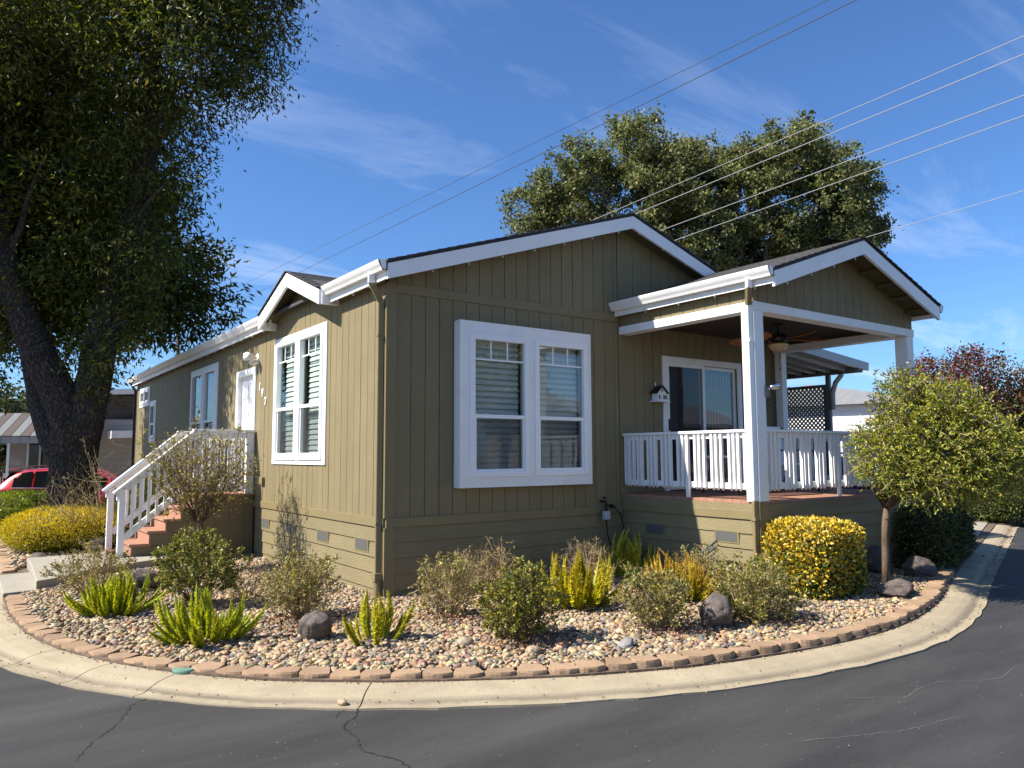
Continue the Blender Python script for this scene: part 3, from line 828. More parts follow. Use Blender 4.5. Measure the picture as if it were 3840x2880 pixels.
# rake boards and their soffits
def rake(xa, xb, y0, y1, f, h, name='rake_board'):
    m = MB(); m.prism([(xa, y0, f(xa) - T - 0.001), (xb, y0, f(xb) - T - 0.001), (xb, y0, f(xb) - h - T), (xa, y0, f(xa) - h - T)], (0, y1 - y0, 0)); return fix(m.build(name, 'white', home))
rake(-0.15, RX, -0.31, -0.272, ztop, 0.185)
rake(RX, 5.72, -0.31, -0.272, ztop, 0.185)
for xa, xb in ((-0.10, RX), (RX, 5.72)):
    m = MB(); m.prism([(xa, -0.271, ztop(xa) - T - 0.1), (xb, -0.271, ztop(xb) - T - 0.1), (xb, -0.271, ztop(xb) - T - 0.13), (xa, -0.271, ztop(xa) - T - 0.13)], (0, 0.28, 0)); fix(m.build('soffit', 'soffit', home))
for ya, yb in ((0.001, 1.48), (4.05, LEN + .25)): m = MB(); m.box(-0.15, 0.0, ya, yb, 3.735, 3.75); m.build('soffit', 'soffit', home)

# eave fascia and K-style gutters
def gutter(axis, u0, u1, o, zt, out, name='gutter', par=None):
    """trough running along axis; o = back plane, out = direction it projects (+1/-1)"""
    prof = [(0.0, 0.0), (0.0, -0.118), (0.062, -0.118), (0.078, -0.085), (0.098, -0.055), (0.112, -0.028), (0.118, 0.0), (0.104, 0.0), (0.098, -0.018), (0.07, -0.08), (0.055, -0.106), (0.012, -0.106), (0.012, 0.0)]
    pts = [((o + out * a, u0, zt + b) if axis == 'y' else (u0, o + out * a, zt + b)) for a, b in prof]
    vec = (0, u1 - u0, 0) if axis == 'y' else (u1 - u0, 0, 0)
    m = MB(); m.prism(pts, vec)
    for uu in (u0, u1 - 0.004):
        m.prism([((o + out * a, uu, zt + b) if axis == 'y' else (uu, o + out * a, zt + b)) for a, b in prof[:7]], (0, .004, 0) if axis == 'y' else (.004, 0, 0))
    return fix(m.build(name, 'white', par or home))
for y0, y1 in ((-0.27, 1.62), (3.92, LEN + 0.28)):
    m = MB(); m.box(-0.155, -0.13, y0, y1, 3.715, 3.905); m.build('fascia_board', 'white', home)
gutter('y', -0.30, 1.72, -0.157, 3.925, -1); gutter('y', 4.0, LEN + 0.3, -0.157, 3.925, -1)
# cross gable over the side window
for sg in (-1, 1):
    ye = 2.76 + sg * 1.30
    m = MB()
    A = [(-0.30, ye, dormer(ye)), (-0.30, 2.76, 4.37), (1.19, 2.76, 4.37), (-0.02, ye, ztop(-0.02) - .02)]
    m.prism(A, (0, 0, 0.028)); rf = fix(m.build('dormer_roof', 'shingle', home))
    m = MB(); m.prism([(-0.30, ye, dormer(ye) - 0.004), (-0.30, 2.76, 4.366), (-0.30, 2.76, 4.366 - 0.205), (-0.30, ye, dormer(ye) - 0.205)], (0.038, 0, 0)); fix(m.build('rake_board', 'white', home))
    m = MB(); m.prism([(-0.262, ye, dormer(ye) - 0.07), (-0.262, 2.76, 4.30), (-0.262, 2.76, 4.28), (-0.262, ye, dormer(ye) - 0.09)], (0.262, 0, 0)); fix(m.build('soffit', 'soffit', home))
    for k in range(9):                                # shingle courses, each a thin strip
        f0, f1 = k / 9.0, (k + 1) / 9.0
        y_a, y_b = ye + (2.76 - ye) * f0, ye + (2.76 - ye) * f1
        def xv(y): return 0.0 + 1.19 * (1 - abs(y - 2.76) / 1.30)
        za_, zb_ = dormer(y_a) + 0.03, dormer(y_b) + 0.03
        m = MB(); m.prism([(-0.325, y_a, za_ + 0.010), (xv(y_a), y_a, za_ + 0.010), (xv(y_b), y_b, zb_ + 0.001), (-0.325, y_b, zb_ + 0.001)], (0, 0, -0.012)); fix(m.build('shingle', 'shingle', home))
for ya, yb in ((1.43, 1.50), (4.02, 4.09)): m = MB(); m.box(-0.262, 0.0, ya, yb, 3.69, 3.87); m.build('dormer_return', 'white', home)

# downspouts
def downspout(path, name='downspout', mats='olive_trim', w=0.075, d=0.055, straps=()):
    root = None
    for i, (a, b, mt) in enumerate(path):
        m = MB(); m.bar(a, b, w, d, up=(0.3, 0.95, 0.02) if abs(b[2] - a[2]) > .1 else (0, 0, 1))
        o = m.build(name if root is None else 'elbow', mt, home if root is None else root, bevel=0.012)
        root = root or o
    for x, y, z in straps:
        m = MB(); m.box(x - .048, x + .048, y - .034, y + .034, z - .018, z + .018); m.build('strap', path[0][2], root)
ds = (-0.062, 0.05)
downspout([((ds[0], ds[1], 3.50), (ds[0], ds[1], 0.22), 'olive_trim'), ((-0.21, 0.02, 3.82), (-0.21, 0.02, 3.70), 'white'), ((-0.21, 0.02, 3.72), (ds[0], ds[1], 3.50), 'olive_trim')], straps=((ds[0], ds[1], 3.1), (ds[0], ds[1], 0.86)))
m = MB(); m.lathe([(0.05, -0.05), (0.05, 0.18), (0.058, 0.185), (0.058, 0.2)], (ds[0] - .005, ds[1], 0), 14); m.box(ds[0] - .06, ds[0] + .055, ds[1] - .05, ds[1] + .05, 0.2, 0.28); m.build('drain_pipe', 'olive_trim', home)
downspout([((-0.06, 16.35, 3.6), (-0.06, 16.35, 0.1), 'black'), ((-0.2, 16.5, 3.85), (-0.06, 16.35, 3.55), 'black')])

# ---------------- windows
def window(w, u0, u1, z0, z1, d, holes, trim=None, trim_d=0.03, mid=0.42, grid=True, glass='glass', blinds=True, screen=True, base=None):
    """frame with sashes; holes = glazed units (a,b) along u"""
    m = MB()
    def bx(mm, ua, ub, za, zb, da, db):
        a = w.p(ua, za, da); b = w.p(ub, zb, db); mm.box(a[0], b[0], a[1], b[1], a[2], b[2])
    if trim:
        t0, t1, s0, s1 = trim
        us = sorted([t0] + [x for h in holes for x in h] + [t1])
        bx(m, t0, t1, z1, s1, d, d + trim_d); bx(m, t0, t1, s0, z0, d, d + trim_d)
        for a, b in zip(us[0::2], us[1::2]): bx(m, a, b, z0, z1, d, d + trim_d)
    fr_ = base or m.build('window', 'white', home, bevel=0.004)
    dd = d + trim_d
    for a, b in holes:
        zm = z0 + (z1 - z0) * mid
        f = MB(); e = 0.042
        for (ua, ub, za, zb) in ((a - .03, a + e, z0 - .03, z1 + .03), (b - e, b + .03, z0 - .03, z1 + .03), (a + e, b - e, z1 - e, z1 + .03), (a + e, b - e, z0 - .03, z0 + e)):
            bx(f, ua, ub, za, zb, dd - 0.06, dd + 0.018)
        bx(f, a + e, b - e, zm - .025, zm + .025, dd - .05, dd + 0.008)
        f.build('window_frame', 'vinyl', fr_, bevel=0.004)
        f = MB(); l = 0.03
        for (ua, ub, za, zb) in ((a + e, a + e + l, z0 + e, zm - .025), (b - e - l, b - e, z0 + e, zm - .025), (a + e + l, b - e - l, z0 + e, z0 + e + l)):
            bx(f, ua, ub, za, zb, dd - .055, dd - 0.008)
        f.build('sash', 'vinyl', fr_)
        g1 = MB(); g1.v = [w.p(a + e, zm + .02, dd - .03), w.p(b - e, zm + .02, dd - .03), w.p(b - e, z1 - e, dd - .03), w.p(a + e, z1 - e, dd - .03)]; g1.f = [(0, 1, 2, 3)]; g1.build('pane', glass, fr_)
        g1 = MB(); g1.v = [w.p(a + e + l, z0 + e + l, dd - .043), w.p(b - e - l, z0 + e + l, dd - .043), w.p(b - e - l, zm - .02, dd - .043), w.p(a + e + l, zm - .02, dd - .043)]; g1.f = [(0, 1, 2, 3)]; g1.build('pane', glass, fr_)
        if screen:
            g1 = MB(); q = [w.p(a + e, z0 + e, dd - .012), w.p(b - e, z0 + e, dd - .012), w.p(b - e, zm - .02, dd - .012), w.p(a + e, zm - .02, dd - .012)]
            g1.v = q; g1.f = [(0, 1, 2, 3)]; g1.build('insect_screen', 'screen', fr_)
        if grid:
            zg = z1 - e - 0.25
            g1 = MB(); bx(g1, a + e, b - e, zg - .010, zg + .010, dd - .0285, dd - 0.020); g1.build('muntin', 'vinyl', fr_)
            for k in (1, 2):
                uu = a + e + (b - a - 2 * e) * k / 3
                g1 = MB(); bx(g1, uu - .009, uu + .009, zg + .010, z1 - e, dd - .0285, dd - 0.020); g1.build('muntin', 'vinyl', fr_)
        if blinds:
            zz = z1 - 0.03; n_ = 0
            sl = MB(); ua, ub = a + 0.055, b - 0.055; wd = 0.088
            A = w.p(ua, wd / 2, 0.006); 
            pts = [w.p(ua, -wd / 2, 0.020), w.p(ub, -wd / 2, 0.020), w.p(ub, 0, 0.012), w.p(ua, 0, 0.012), w.p(ua, wd / 2, -0.018), w.p(ub, wd / 2, -0.018)]
            th = Vector(w.p(0, 0, 0.003))
            sl.v = [tuple(p) for p in pts] + [tuple(Vector(p) + th) for p in pts]
            sl.f = [(0, 1, 2, 3), (3, 2, 5, 4), (6, 9, 8, 7), (9, 10, 11, 8), (0, 6, 7, 1), (4, 5, 11, 10)]
            me = sl.mesh('blind_slat')
            while zz > z0 + 0.08:
                o = mesh_obj('blind_slat', me, 'blind', fr_)
                o.location = w.p(0, zz - 0.06, dd - 0.15); zz -= 0.078
            hb = MB(); bx(hb, a + .05, b - .05, z1 - .05, z1 + .02, dd - .19, dd - .13); hb.build('blind_headrail', 'blind', fr_)
    return fr_
window(LEFT, 1.97, 3.89, 1.62, 3.43, 0.001, [(1.97, 2.87), (2.99, 3.89)], trim=(1.82, 4.04, 1.52, 3.53))
window(LEFT, 7.62, 9.56, 1.60, 3.42, 0.001, [(7.62, 8.52), (8.66, 9.56)], trim=(7.48, 9.70, 1.5, 3.53), grid=False, glass='glass', blinds=False)
window(LEFT, 14.5, 15.7, 3.14, 3.48, 0.001, [(14.5, 15.06), (15.14, 15.7)], trim=(14.38, 15.82, 3.04, 3.58), grid=False, mid=0.0001, blinds=False, screen=False)
window(LEFT, 13.6, 14.15, 2.14, 3.03, 0.001, [(13.6, 14.15)], trim=(13.48, 14.27, 2.03, 3.14), grid=False, blinds=False)
# projecting window box on the gable end
m = MB()
for (a, b, c, d_) in ((0.94, 1.12, 1.24, 3.36), (1.99, 2.15, 1.24, 3.36), (3.02, 3.13, 1.24, 3.36), (1.12, 1.99, 3.17, 3.36), (1.12, 1.99, 1.24, 1.40), (2.15, 3.02, 3.17, 3.36), (2.15, 3.02, 1.24, 1.40)):
    m.box(a, b, -0.15, 0.0, c, d_)
wb = m.build('window', 'white', home); wb['label'] = 'boxed-out white window with two glazed units'
window(FRONT, 1.12, 3.02, 1.40, 3.17, 0.118, [(1.12, 1.99), (2.15, 3.02)], trim=None, trim_d=0.033, glass='glass_front', base=wb)

# ---------------- entry door on the long side
m = MB()
for (a, b, c, d_) in ((5.01, 5.12, 1.05, 3.20), (6.05, 6.16, 1.05, 3.20), (5.12, 6.05, 3.11, 3.20)):
    m.box(-0.032, -0.001, a, b, c, d_)
dr = m.build('door', 'white', home, bevel=0.004); dr['label'] = 'white panelled entry door'
m = MB(); m.box(-0.03, 0.10, 5.12, 5.14, 1.06, 3.11); m.box(-0.03, 0.10, 6.03, 6.05, 1.06, 3.11); m.box(-0.03, 0.10, 5.14, 6.03, 3.09, 3.11); m.build('door_jamb', 'white', dr)
m = MB(); m.box(0.045, 0.085, 5.14, 6.03, 1.08, 3.09)
m.build('door_leaf', 'white', dr)
for (a, b, c, d_) in ((5.24, 5.54, 1.25, 1.75), (5.64, 5.94, 1.25, 1.75), (5.24, 5.54, 1.9, 2.55), (5.64, 5.94, 1.9, 2.55), (5.24, 5.54, 2.68, 2.98), (5.64, 5.94, 2.68, 2.98)):
    m = MB(); m.box(0.036, 0.044, a, b, c, d_); m.build('door_panel', 'white', dr, bevel=0.006)
m = MB(); m.tube([(0.045, 5.22, 2.03), (-0.01, 5.22, 2.03), (-0.01, 5.30, 2.03)], 0.012, 8); m.lathe([(0.028, 2.15), (0.028, 2.16)], (0.04, 5.22, 0), 10); m.build('door_handle', 'chrome', dr)

# lamp, outlet box and number by the door
m = MB(); m.box(-0.02, 0.0, 4.90, 5.06, 3.24, 3.42)
lamp = m.build('security_lamp', 'white', home, bevel=0.006)
for dy, dz in ((-0.10, 0.05), (0.04, 0.06)):
    m = MB(); base_ = Vector((-0.05, 4.98 + dy * .4, 3.34)); tip = Vector((-0.24, 4.98 + dy * 1.3, 3.34 + dz * .3)); d_ = (tip - base_)
    m.tube([base_, base_ + d_ * .3, base_ + d_ * .5, base_ + d_ * .8, tip], [0.028, 0.035, 0.05, 0.062, 0.066], 12)
    m.build('lamp_head', 'white', lamp, smooth=True)
m = MB(); m.tube([(-0.02, 4.98, 3.30), (-0.10, 4.98, 3.28), (-0.14, 4.97, 3.24)], [0.03, 0.04, 0.036], 10); m.build('motion_sensor', 'white', lamp, smooth=True)
m = MB(); m.box(-0.06, -0.012, 4.42, 4.58, 1.18, 1.30); m.build('outlet_box', 'olive_trim', home, bevel=0.006)

def text_part(ch, loc, rot, size, mat, name, parent, depth=0.006):
    cu = bpy.data.curves.new('txt', 'FONT'); cu.body = ch; cu.size = size; cu.extrude = depth; cu.align_x = 'CENTER'
    cu.offset = 0.006
    ob = bpy.data.objects.new('txt', cu); col.objects.link(ob)
    bpy.context.view_layer.update()
    me = bpy.data.meshes.new_from_object(ob.evaluated_get(bpy.context.evaluated_depsgraph_get()))
    bpy.data.objects.remove(ob); me.materials.clear()
    o = mesh_obj(name, me, mat, parent); o.location = loc; o.rotation_euler = rot
    return o
for ch, y, z in (('1', 4.78, 2.765), ('9', 4.63, 2.655), ('7', 4.46, 2.50)):
    text_part(ch, (-0.020, y, z), (R(90), 0, R(-90)), 0.185, 'white', 'house_number', home)

# ---------------- sliding door
m = MB()
for (a, b, c, d_) in ((4.735, 4.83, 1.085, 3.19), (6.57, 6.665, 1.085, 3.19), (4.83, 6.57, 3.09, 3.19)):
    m.box(a, b, -0.034, -0.001, c, d_)
sd = m.build('sliding_door', 'white', home, bevel=0.004)
for (a, b, dy) in ((4.83, 5.73, 0.0), (5.67, 6.57, 0.045)):
    m = MB(); e = 0.055
    for (ua, ub, za, zb) in ((a, a + e, 1.1, 3.09), (b - e, b, 1.1, 3.09), (a + e, b - e, 3.09 - e, 3.09), (a + e, b - e, 1.1, 1.1 + e)):
        m.box(ua, ub, dy - .02, dy + .02, za, zb)
    m.build('door_sash', 'vinyl', sd, bevel=0.004)
    m = MB(); m.v = [(a + e, dy, 1.1 + e), (b - e, dy, 1.1 + e), (b - e, dy, 3.09 - e), (a + e, dy, 3.09 - e)]; m.f = [(0, 1, 2, 3)]; m.build('pane', 'glass_front', sd)
m = MB(); m.v = [(4.885, -.012, 1.16), (5.675, -.012, 1.16), (5.675, -.012, 3.035), (4.885, -.012, 3.035)]; m.f = [(0, 1, 2, 3)]; m.build('insect_screen', 'screen', sd)
m = MB(); m.box(4.845, 4.875, -0.05, -0.021, 2.02, 2.2); m.build('door_handle', 'black', sd, bevel=0.006)
for k in range(11):
    m = MB(); x = 5.72 + k * 0.078; m.quadbox([(x, .10, 1.12), (x + .075, .15, 1.12), (x + .077, .152, 1.12), (x + .002, .102, 1.12), (x, .10, 3.0), (x + .075, .15, 3.0), (x + .077, .152, 3.0), (x + .002, .102, 3.0)]); m.build('vertical_blind', 'blind', sd)

# ---------------- porch
PX0, PX1, PY = 3.84, 7.74, -2.39
DZ = 1.075
for k in range(17):
    y1 = -0.03 - k * 0.14; y0 = max(y1 - 0.135, PY + .0)
    m = MB(); m.box(PX0 + 0.0, PX1, y0, y1, DZ - 0.035, DZ + random.uniform(-.001, .001)); m.build('deck_board', 'deck', home)
class WX(Wall):
    def __init__(s, kind, o): s.kind = kind; s.o = o
    def p(s, u, z, d):
        return (u, s.o - d, z) if s.kind == 'front' else (s.o - d, u, z)
PL, PF = WX('left', PX0), WX('front', PY)
m = MB(); m.box(PX0 + .001, PX0 + .05, PY + .001, -0.035, -0.04, DZ - 0.036); m.box(PX0 + .05, PX1 - .05, PY + .001, PY + .05, -0.04, DZ - .036); m.box(PX1 - .05, PX1, PY + .001, -0.01, -.04, DZ - .036); m.build('porch_skirt_frame', 'groove', home)
for w, a, b in ((PL, PY + 0.09, -0.036), (PF, PX0 + 0.13, PX1)):
    A = w.p(a, 0.95, 0.0); B = w.p(b, DZ - 0.037, 0.022); m = MB(); m.box(A[0], B[0], A[1], B[1], A[2], B[2]); m.build('rim_board', 'olive_lap', home)
    A = w.p(a, 0.845, 0.0); B = w.p(b, 0.95, 0.032); m = MB(); m.box(A[0], B[0], A[1], B[1], A[2], B[2]); m.build('skirt_band', 'olive_trim', home, bevel=.003)
    laps(w, a, b, [0.845, 0.672, 0.485, 0.30, 0.115, -0.06])
tb('corner_board', PL, PY - 0.03, PY + 0.088, -0.05, DZ - .002, 0.0, 0.034); tb('corner_board', PF, PX0 + 0.001, PX0 + 0.128, -0.05, DZ - .002, 0.0005, 0.034)
for y0, y1 in ((-2.09, -1.71), (-0.86, -0.49)): skirt_vent(PL, y0, y1, 0.535, 0.685, 0.012)

def post(x, y, z0, z1, s=0.19, name='porch_post', mat='white_wood'):
    m = MB(); m.box(x, x + s, y, y + s, z0, z1); return m.build(name, mat, home, bevel=0.006)
BZ0, BZ1 = 3.435, 3.55
post(PX0 - 0.03, PY - 0.03, DZ - 0.01, BZ0); post(PX1 - 0.19, PY - 0.03, DZ - .01, BZ0); post(PX1 - 0.17, -0.20, DZ - .01, BZ0, 0.14)
m = MB(); m.box(PX0 - .035, PX0 + .165, PY + 0.165, -0.03, BZ0, BZ1); m.build('porch_beam', 'white_wood', home, bevel=.004)
m = MB(); m.box(PX0 - .035, PX1 + .03, PY - 0.035, PY + .165, BZ0, BZ1); m.build('porch_beam', 'white_wood', home, bevel=.004)
m = MB(); m.box(PX1 - .165, PX1 + .03, PY + 0.165, -0.03, BZ0, BZ1); m.build('porch_beam', 'white_wood', home, bevel=.004)
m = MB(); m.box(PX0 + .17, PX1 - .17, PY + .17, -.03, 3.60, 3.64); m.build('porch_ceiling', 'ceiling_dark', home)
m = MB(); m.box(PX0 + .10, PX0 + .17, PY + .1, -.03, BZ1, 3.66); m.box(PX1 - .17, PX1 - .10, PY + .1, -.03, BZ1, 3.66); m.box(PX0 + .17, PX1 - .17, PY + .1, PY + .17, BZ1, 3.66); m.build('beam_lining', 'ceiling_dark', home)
# porch gable: ridge over the middle of the porch
PRX, PRZ, PRS = 5.79, 4.60, 0.345
def pz(x): return PRZ - PRS * abs(x - PRX)
PY0 = -2.78
def plank_run(w, u0, u1, zlo, zhi, first=PK):
    e = [u0]; x = u0 + first
    while x < u1 - .02: e.append(x); x += PK
    e.append(u1)
    if w is PF and min(abs(q - PRX) for q in e) > 1e-3: e = sorted(e + [PRX])
    for a, b in zip(e[:-1], e[1:]):
        mb = wall_boxes(w, a + GR, b - GR, zlo, zhi, [], 0.0005, 0.011 + random.uniform(-.0012, .0012)); fix(mb.build('siding_plank', 'olive', home))
plank_run(PF, PX0 - 0.01, PX1 + .02, BZ1, lambda u: pz(u) - 0.12, 0.1)
plank_run(PL, PY - 0.012, -0.03, BZ1, lambda u: 3.80, 0.15)
m = MB(); m.prism([(PX0, PY, BZ1), (PX1, PY, BZ1), (PX1, PY, pz(PX1) - .13), (PRX, PY, PRZ - .13), (PX0, PY, pz(PX0) - .13)], (0, 0.08, 0)); fix(m.build('gable_backing', 'groove', home))
for xx in (PX0, PX1 - .08): m = MB(); m.box(xx, xx + .08, PY + .08, -.03, BZ1, 3.82); m.build('side_backing', 'groove', home)
XE0, XE1 = 3.74, 7.84
for xa, xb in ((XE0, PRX), (PRX, XE1)):
    m = MB(); m.prism([(xa, PY0, pz(xa) - T), (xa, PY0, pz(xa)), (xb, PY0, pz(xb)), (xb, PY0, pz(xb) - T)], (0, -PY0 - 0.0 if xa > 5 else -PY0, 0)); fix(m.build('roof', 'shingle', home))
    m = MB(); y_ = PY0 - 0.012; m.prism([(xa, y_, pz(xa) - T - .001), (xb, y_, pz(xb) - T - .001), (xb, y_, pz(xb) - T - .19), (xa, y_, pz(xa) - T - .19)], (0, 0.04, 0)); fix(m.build('rake_board', 'white', home))
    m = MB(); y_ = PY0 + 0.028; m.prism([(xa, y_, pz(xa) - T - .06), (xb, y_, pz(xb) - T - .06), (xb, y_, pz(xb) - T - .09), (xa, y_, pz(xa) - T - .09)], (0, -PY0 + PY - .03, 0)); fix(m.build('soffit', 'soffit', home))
# exposed lookout blocks under the right-hand slope
for k in range(4):
    x = 6.3 + k * .42; m = MB(); m.box(x, x + .09, PY0 + .03, PY - .02, pz(x + .045) - T - .15, pz(x + .045) - T - .10); m.build('lookout', 'soffit', home)
nC = 15
for sgn in (-1, 1):
    xe = XE0 - 0.02 if sgn < 0 else XE1 + .02
    for k in range(nC):
        xa = xe + (PRX - xe) * k / nC; xb = xe + (PRX - xe) * (k + 1) / nC
        m = MB(); m.prism([(xa, PY0 - 0.03 - random.uniform(0, .006), pz(xa) + 0.013), (xb, PY0 - 0.03, pz(xb) + 0.003), (xb, PY0 - .03, pz(xb) - 0.006), (xa, PY0 - .03, pz(xa) - .006)], (0, -PY0 + .02, 0)); fix(m.build('shingle', 'shingle', home))
for xx in (XE0, XE1): m = MB(); m.box(xx - .012, xx + .012, PY0, -0.02, 3.70, pz(XE0) - .02); m.build('fascia_board', 'white', home)
m = MB(); m.box(XE0 + .012, PX0 - .012, PY0 + .03, -0.03, 3.735, 3.75); m.build('soffit', 'soffit', home)
gutter('y', PY0 - .01, 0.0 - 0.02, XE0 - .013, 3.895, -1); gutter('y', PY0 - .01, -0.02, XE1 + .013, 3.895, 1)
dp = (PX0 - 0.065, PY + 0.015)
downspout([((dp[0], dp[1], 3.50), (dp[0], dp[1], DZ), 'white'), ((3.665, PY - .08, 3.80), (3.665, PY - .08, 3.68), 'white'), ((3.665, PY - .08, 3.70), (dp[0], dp[1], 3.50), 'olive_trim')], straps=((dp[0], dp[1], 3.05),))
downspout([((dp[0] + .0, dp[1], DZ - .002), (dp[0], dp[1], 0.02), 'olive_trim')], straps=((dp[0], dp[1], 0.86),))

# railings: cap, rails, balusters screwed to the outside in threes
def rail_run(parent, w, a, b, groups, name='railing'):
    def bx(m, ua, ub, za, zb, da, db):
        A = w.p(ua, za, da); B = w.p(ub, zb, db); m.box(A[0], B[0], A[1], B[1], A[2], B[2])
    m = MB(); bx(m, a, b, 1.922, 1.958, -0.085, 0.045); rl_ = m.build(name, 'white_wood', parent, bevel=0.004)
    m = MB(); bx(m, a, b, 1.852, 1.921, -0.05, 0.0); m.build('top_rail', 'white_wood', rl_, bevel=.003)
    m = MB(); bx(m, a, b, 1.205, 1.285, -0.05, -0.012); m.build('bottom_rail', 'white_wood', rl_, bevel=.003)
    bw = 0.036
    for u in groups:
        dj = random.uniform(-.002, .002)
        P = [w.p(u - bw / 2, 1.215, -0.012 + dj), w.p(u + bw / 2, 1.215, -.012 + dj), w.p(u + bw / 2, 1.185, 0.026 + dj), w.p(u - bw / 2, 1.185, 0.026 + dj),
             w.p(u - bw / 2, 1.921, -.0), w.p(u + bw / 2, 1.921, -.0), w.p(u + bw / 2, 1.921, .028), w.p(u - bw / 2, 1.921, .028)]
        P[0] = w.p(u - bw / 2, 1.185, -0.012); P[1] = w.p(u + bw / 2, 1.185, -0.012); P[2] = w.p(u + bw / 2, 1.215, .026 + dj); P[3] = w.p(u - bw / 2, 1.215, .026 + dj)
        P[4] = w.p(u - bw / 2, 1.921, -0.012); P[5] = w.p(u + bw / 2, 1.921, -0.012)
        m = MB(); m.quadbox(P); fix(m.build('baluster', 'white_wood', rl_))
    return rl_
gl = [-0.08, -0.15, -0.24, -0.33, -0.40, -0.53, -0.60, -0.67, -0.80, -0.88, -0.95, -1.09, -1.17, -1.39, -1.46, -1.54, -1.67, -1.74, -1.82, -1.95, -2.02, -2.09, -2.19]
r1 = rail_run(home, WX('left', PX0 + .03), PY + 0.162, -0.035, gl)
m = MB(); m.box(PX0 + .0, PX0 + .045, -1.275, -1.23, DZ, 1.92); m.build('support_post', 'white_wood', r1)
gf = [x0 + k * .085 for x0 in np.arange(4.12, 7.45, 0.335) for k in range(3)]
r2 = rail_run(home, WX('front', PY + .03), PX0 + 0.162, PX1 - .19, gf)
m = MB(); m.box(5.60, 5.645, PY - .0, PY + .045, DZ, 1.92); m.build('support_post', 'white_wood', r2)
gr_ = [-0.3 - i * .335 - k * .085 for i in range(6) for k in range(3)]
r3 = rail_run(home, WX('left', PX1 - .03), PY + .162, -0.2, gr_)

# small screw hooks along the boards
hook = MB(); hook.tube([(0, 0, 0), (0, 0, -.02), (.012, 0, -.032), (.022, 0, -.022), (.02, 0, -.012)], 0.0035, 5)
hook_me = hook.mesh('hook')
for x in np.arange(0.45, 3.7, .52):
    o = mesh_obj('hook', hook_me, 'white', home); o.location = (x, -.30, ztop(x) - T - .185)
for x in np.arange(4.0, 5.5, .5):
    o = mesh_obj('hook', hook_me, 'white', home); o.location = (x, -.30, ztop(x) - T - .185)
for x in np.arange(4.0, 7.7, .52):
    o = mesh_obj('hook', hook_me, 'white', home); o.location = (x, PY0 + .0, pz(x) - T - .19)
for y in np.arange(-2.5, -.2, .62):
    o = mesh_obj('hook', hook_me, 'white', home); o.location = (XE0, y, 3.70)
for y in list(np.arange(.2, 1.5, .5)) + list(np.arange(4.3, 16, .6)):
    o = mesh_obj('hook', hook_me, 'white', home); o.location = (-.145, y, 3.715)

# ---------------- patio cover on the far side with its lattice screen
cover = empty('patio_cover', (9.2, 3, 0), 'pale ribbed metal patio cover seen behind the porch corner', 'awning')
cx, cy = 9.2, 3.0
XA, XB = 7.95, 10.5
ZA, ZB = 3.60, 3.36
def czc(x): return ZA + (ZB - ZA) * (x - XA) / (XB - XA) 
Y0, Y1 = -0.10, 7.0
k = 0; y = Y0 + .06
while y < Y1:
    m = MB(); a0 = (XA - cx, y - cy, czc(XA)); a1 = (XB - cx, y - cy, czc(XB))
    m.quadbox([(a0[0], a0[1], a0[2]), (a1[0], a1[1], a1[2]), (a1[0], a1[1] + .30, a1[2]), (a0[0], a0[1] + .30, a0[2]), (a0[0], a0[1], a0[2] + .012), (a1[0], a1[1], a1[2] + .012), (a1[0], a1[1] + .3, a1[2] + .012), (a0[0], a0[1] + .3, a0[2] + .012)])
    m.bar((a0[0], a0[1] + .31, a0[2] - .03), (a1[0], a1[1] + .31, a1[2] - .03), 0.04, 0.07)
    m.build('roof_pan', 'alum', cover); y += 0.33
m = MB(); m.bar((XA - cx, Y0 - cy, czc(XA) + .03), (XB + .08 - cx, Y0 - cy, czc(XB + .08) + .03), 0.05, 0.16); m.build('edge_trim', 'alum', cover)
m = MB(); m.bar((XB + .06 - cx, Y0 - cy + .026, ZB + .03), (XB + .06 - cx, Y1 - cy, ZB + .03), 0.05, 0.14); m.build('gutter', 'alum', cover)
m = MB(); m.bar((XB - .1 - cx, Y0 - cy + .03, ZB - .045), (XB - .1 - cx, Y1 - cy, ZB - .045), 0.09, 0.10); m.build('beam', 'alum_grey', cover)
for yy in (0.62, 3.6, 6.6):
    m = MB(); m.box(XB - .14 - cx, XB - .06 - cx, yy - cy, yy + .08 - cy, -.05, ZB - .1)
    m.build('post', 'alum_grey', cover)
    m = MB(); m.tube([(XB - .1 - cx, yy - .04 - cy, 2.55), (XB - .1 - cx, yy - .05 - cy, 2.9), (XB - .1 - cx, yy - .12 - cy, 3.10), (XB - .1 - cx, yy - .27 - cy, 3.26)], 0.05, 8); m.build('bracket', 'alum', cover, smooth=True)
lat = empty('lattice_screen', (XB - .1, 2.2, 1.0), 'grey diagonal lattice privacy panel behind the porch railing', 'lattice')
m = MB(); L0, L1, LZ0, LZ1 = 0.72 - 2.2, 3.56 - 2.2, -0.2, 2.02
for (a, b, c, d_) in ((L0, L1, LZ1, LZ1 + .06), (L0, L1, LZ0 - .06, LZ0), (L0, L0 + .05, LZ0, LZ1), (0.62 - .05, .62 + .06, LZ0, LZ1), (L1 - .05, L1, LZ0, LZ1), (L0 + 1.02 - .04, L0 + 1.02 + .04, LZ0, LZ1)):
    m.box(-.02, .02, a, b, c, d_)
m.build('frame', 'alum_grey', lat)
sp = 0.094
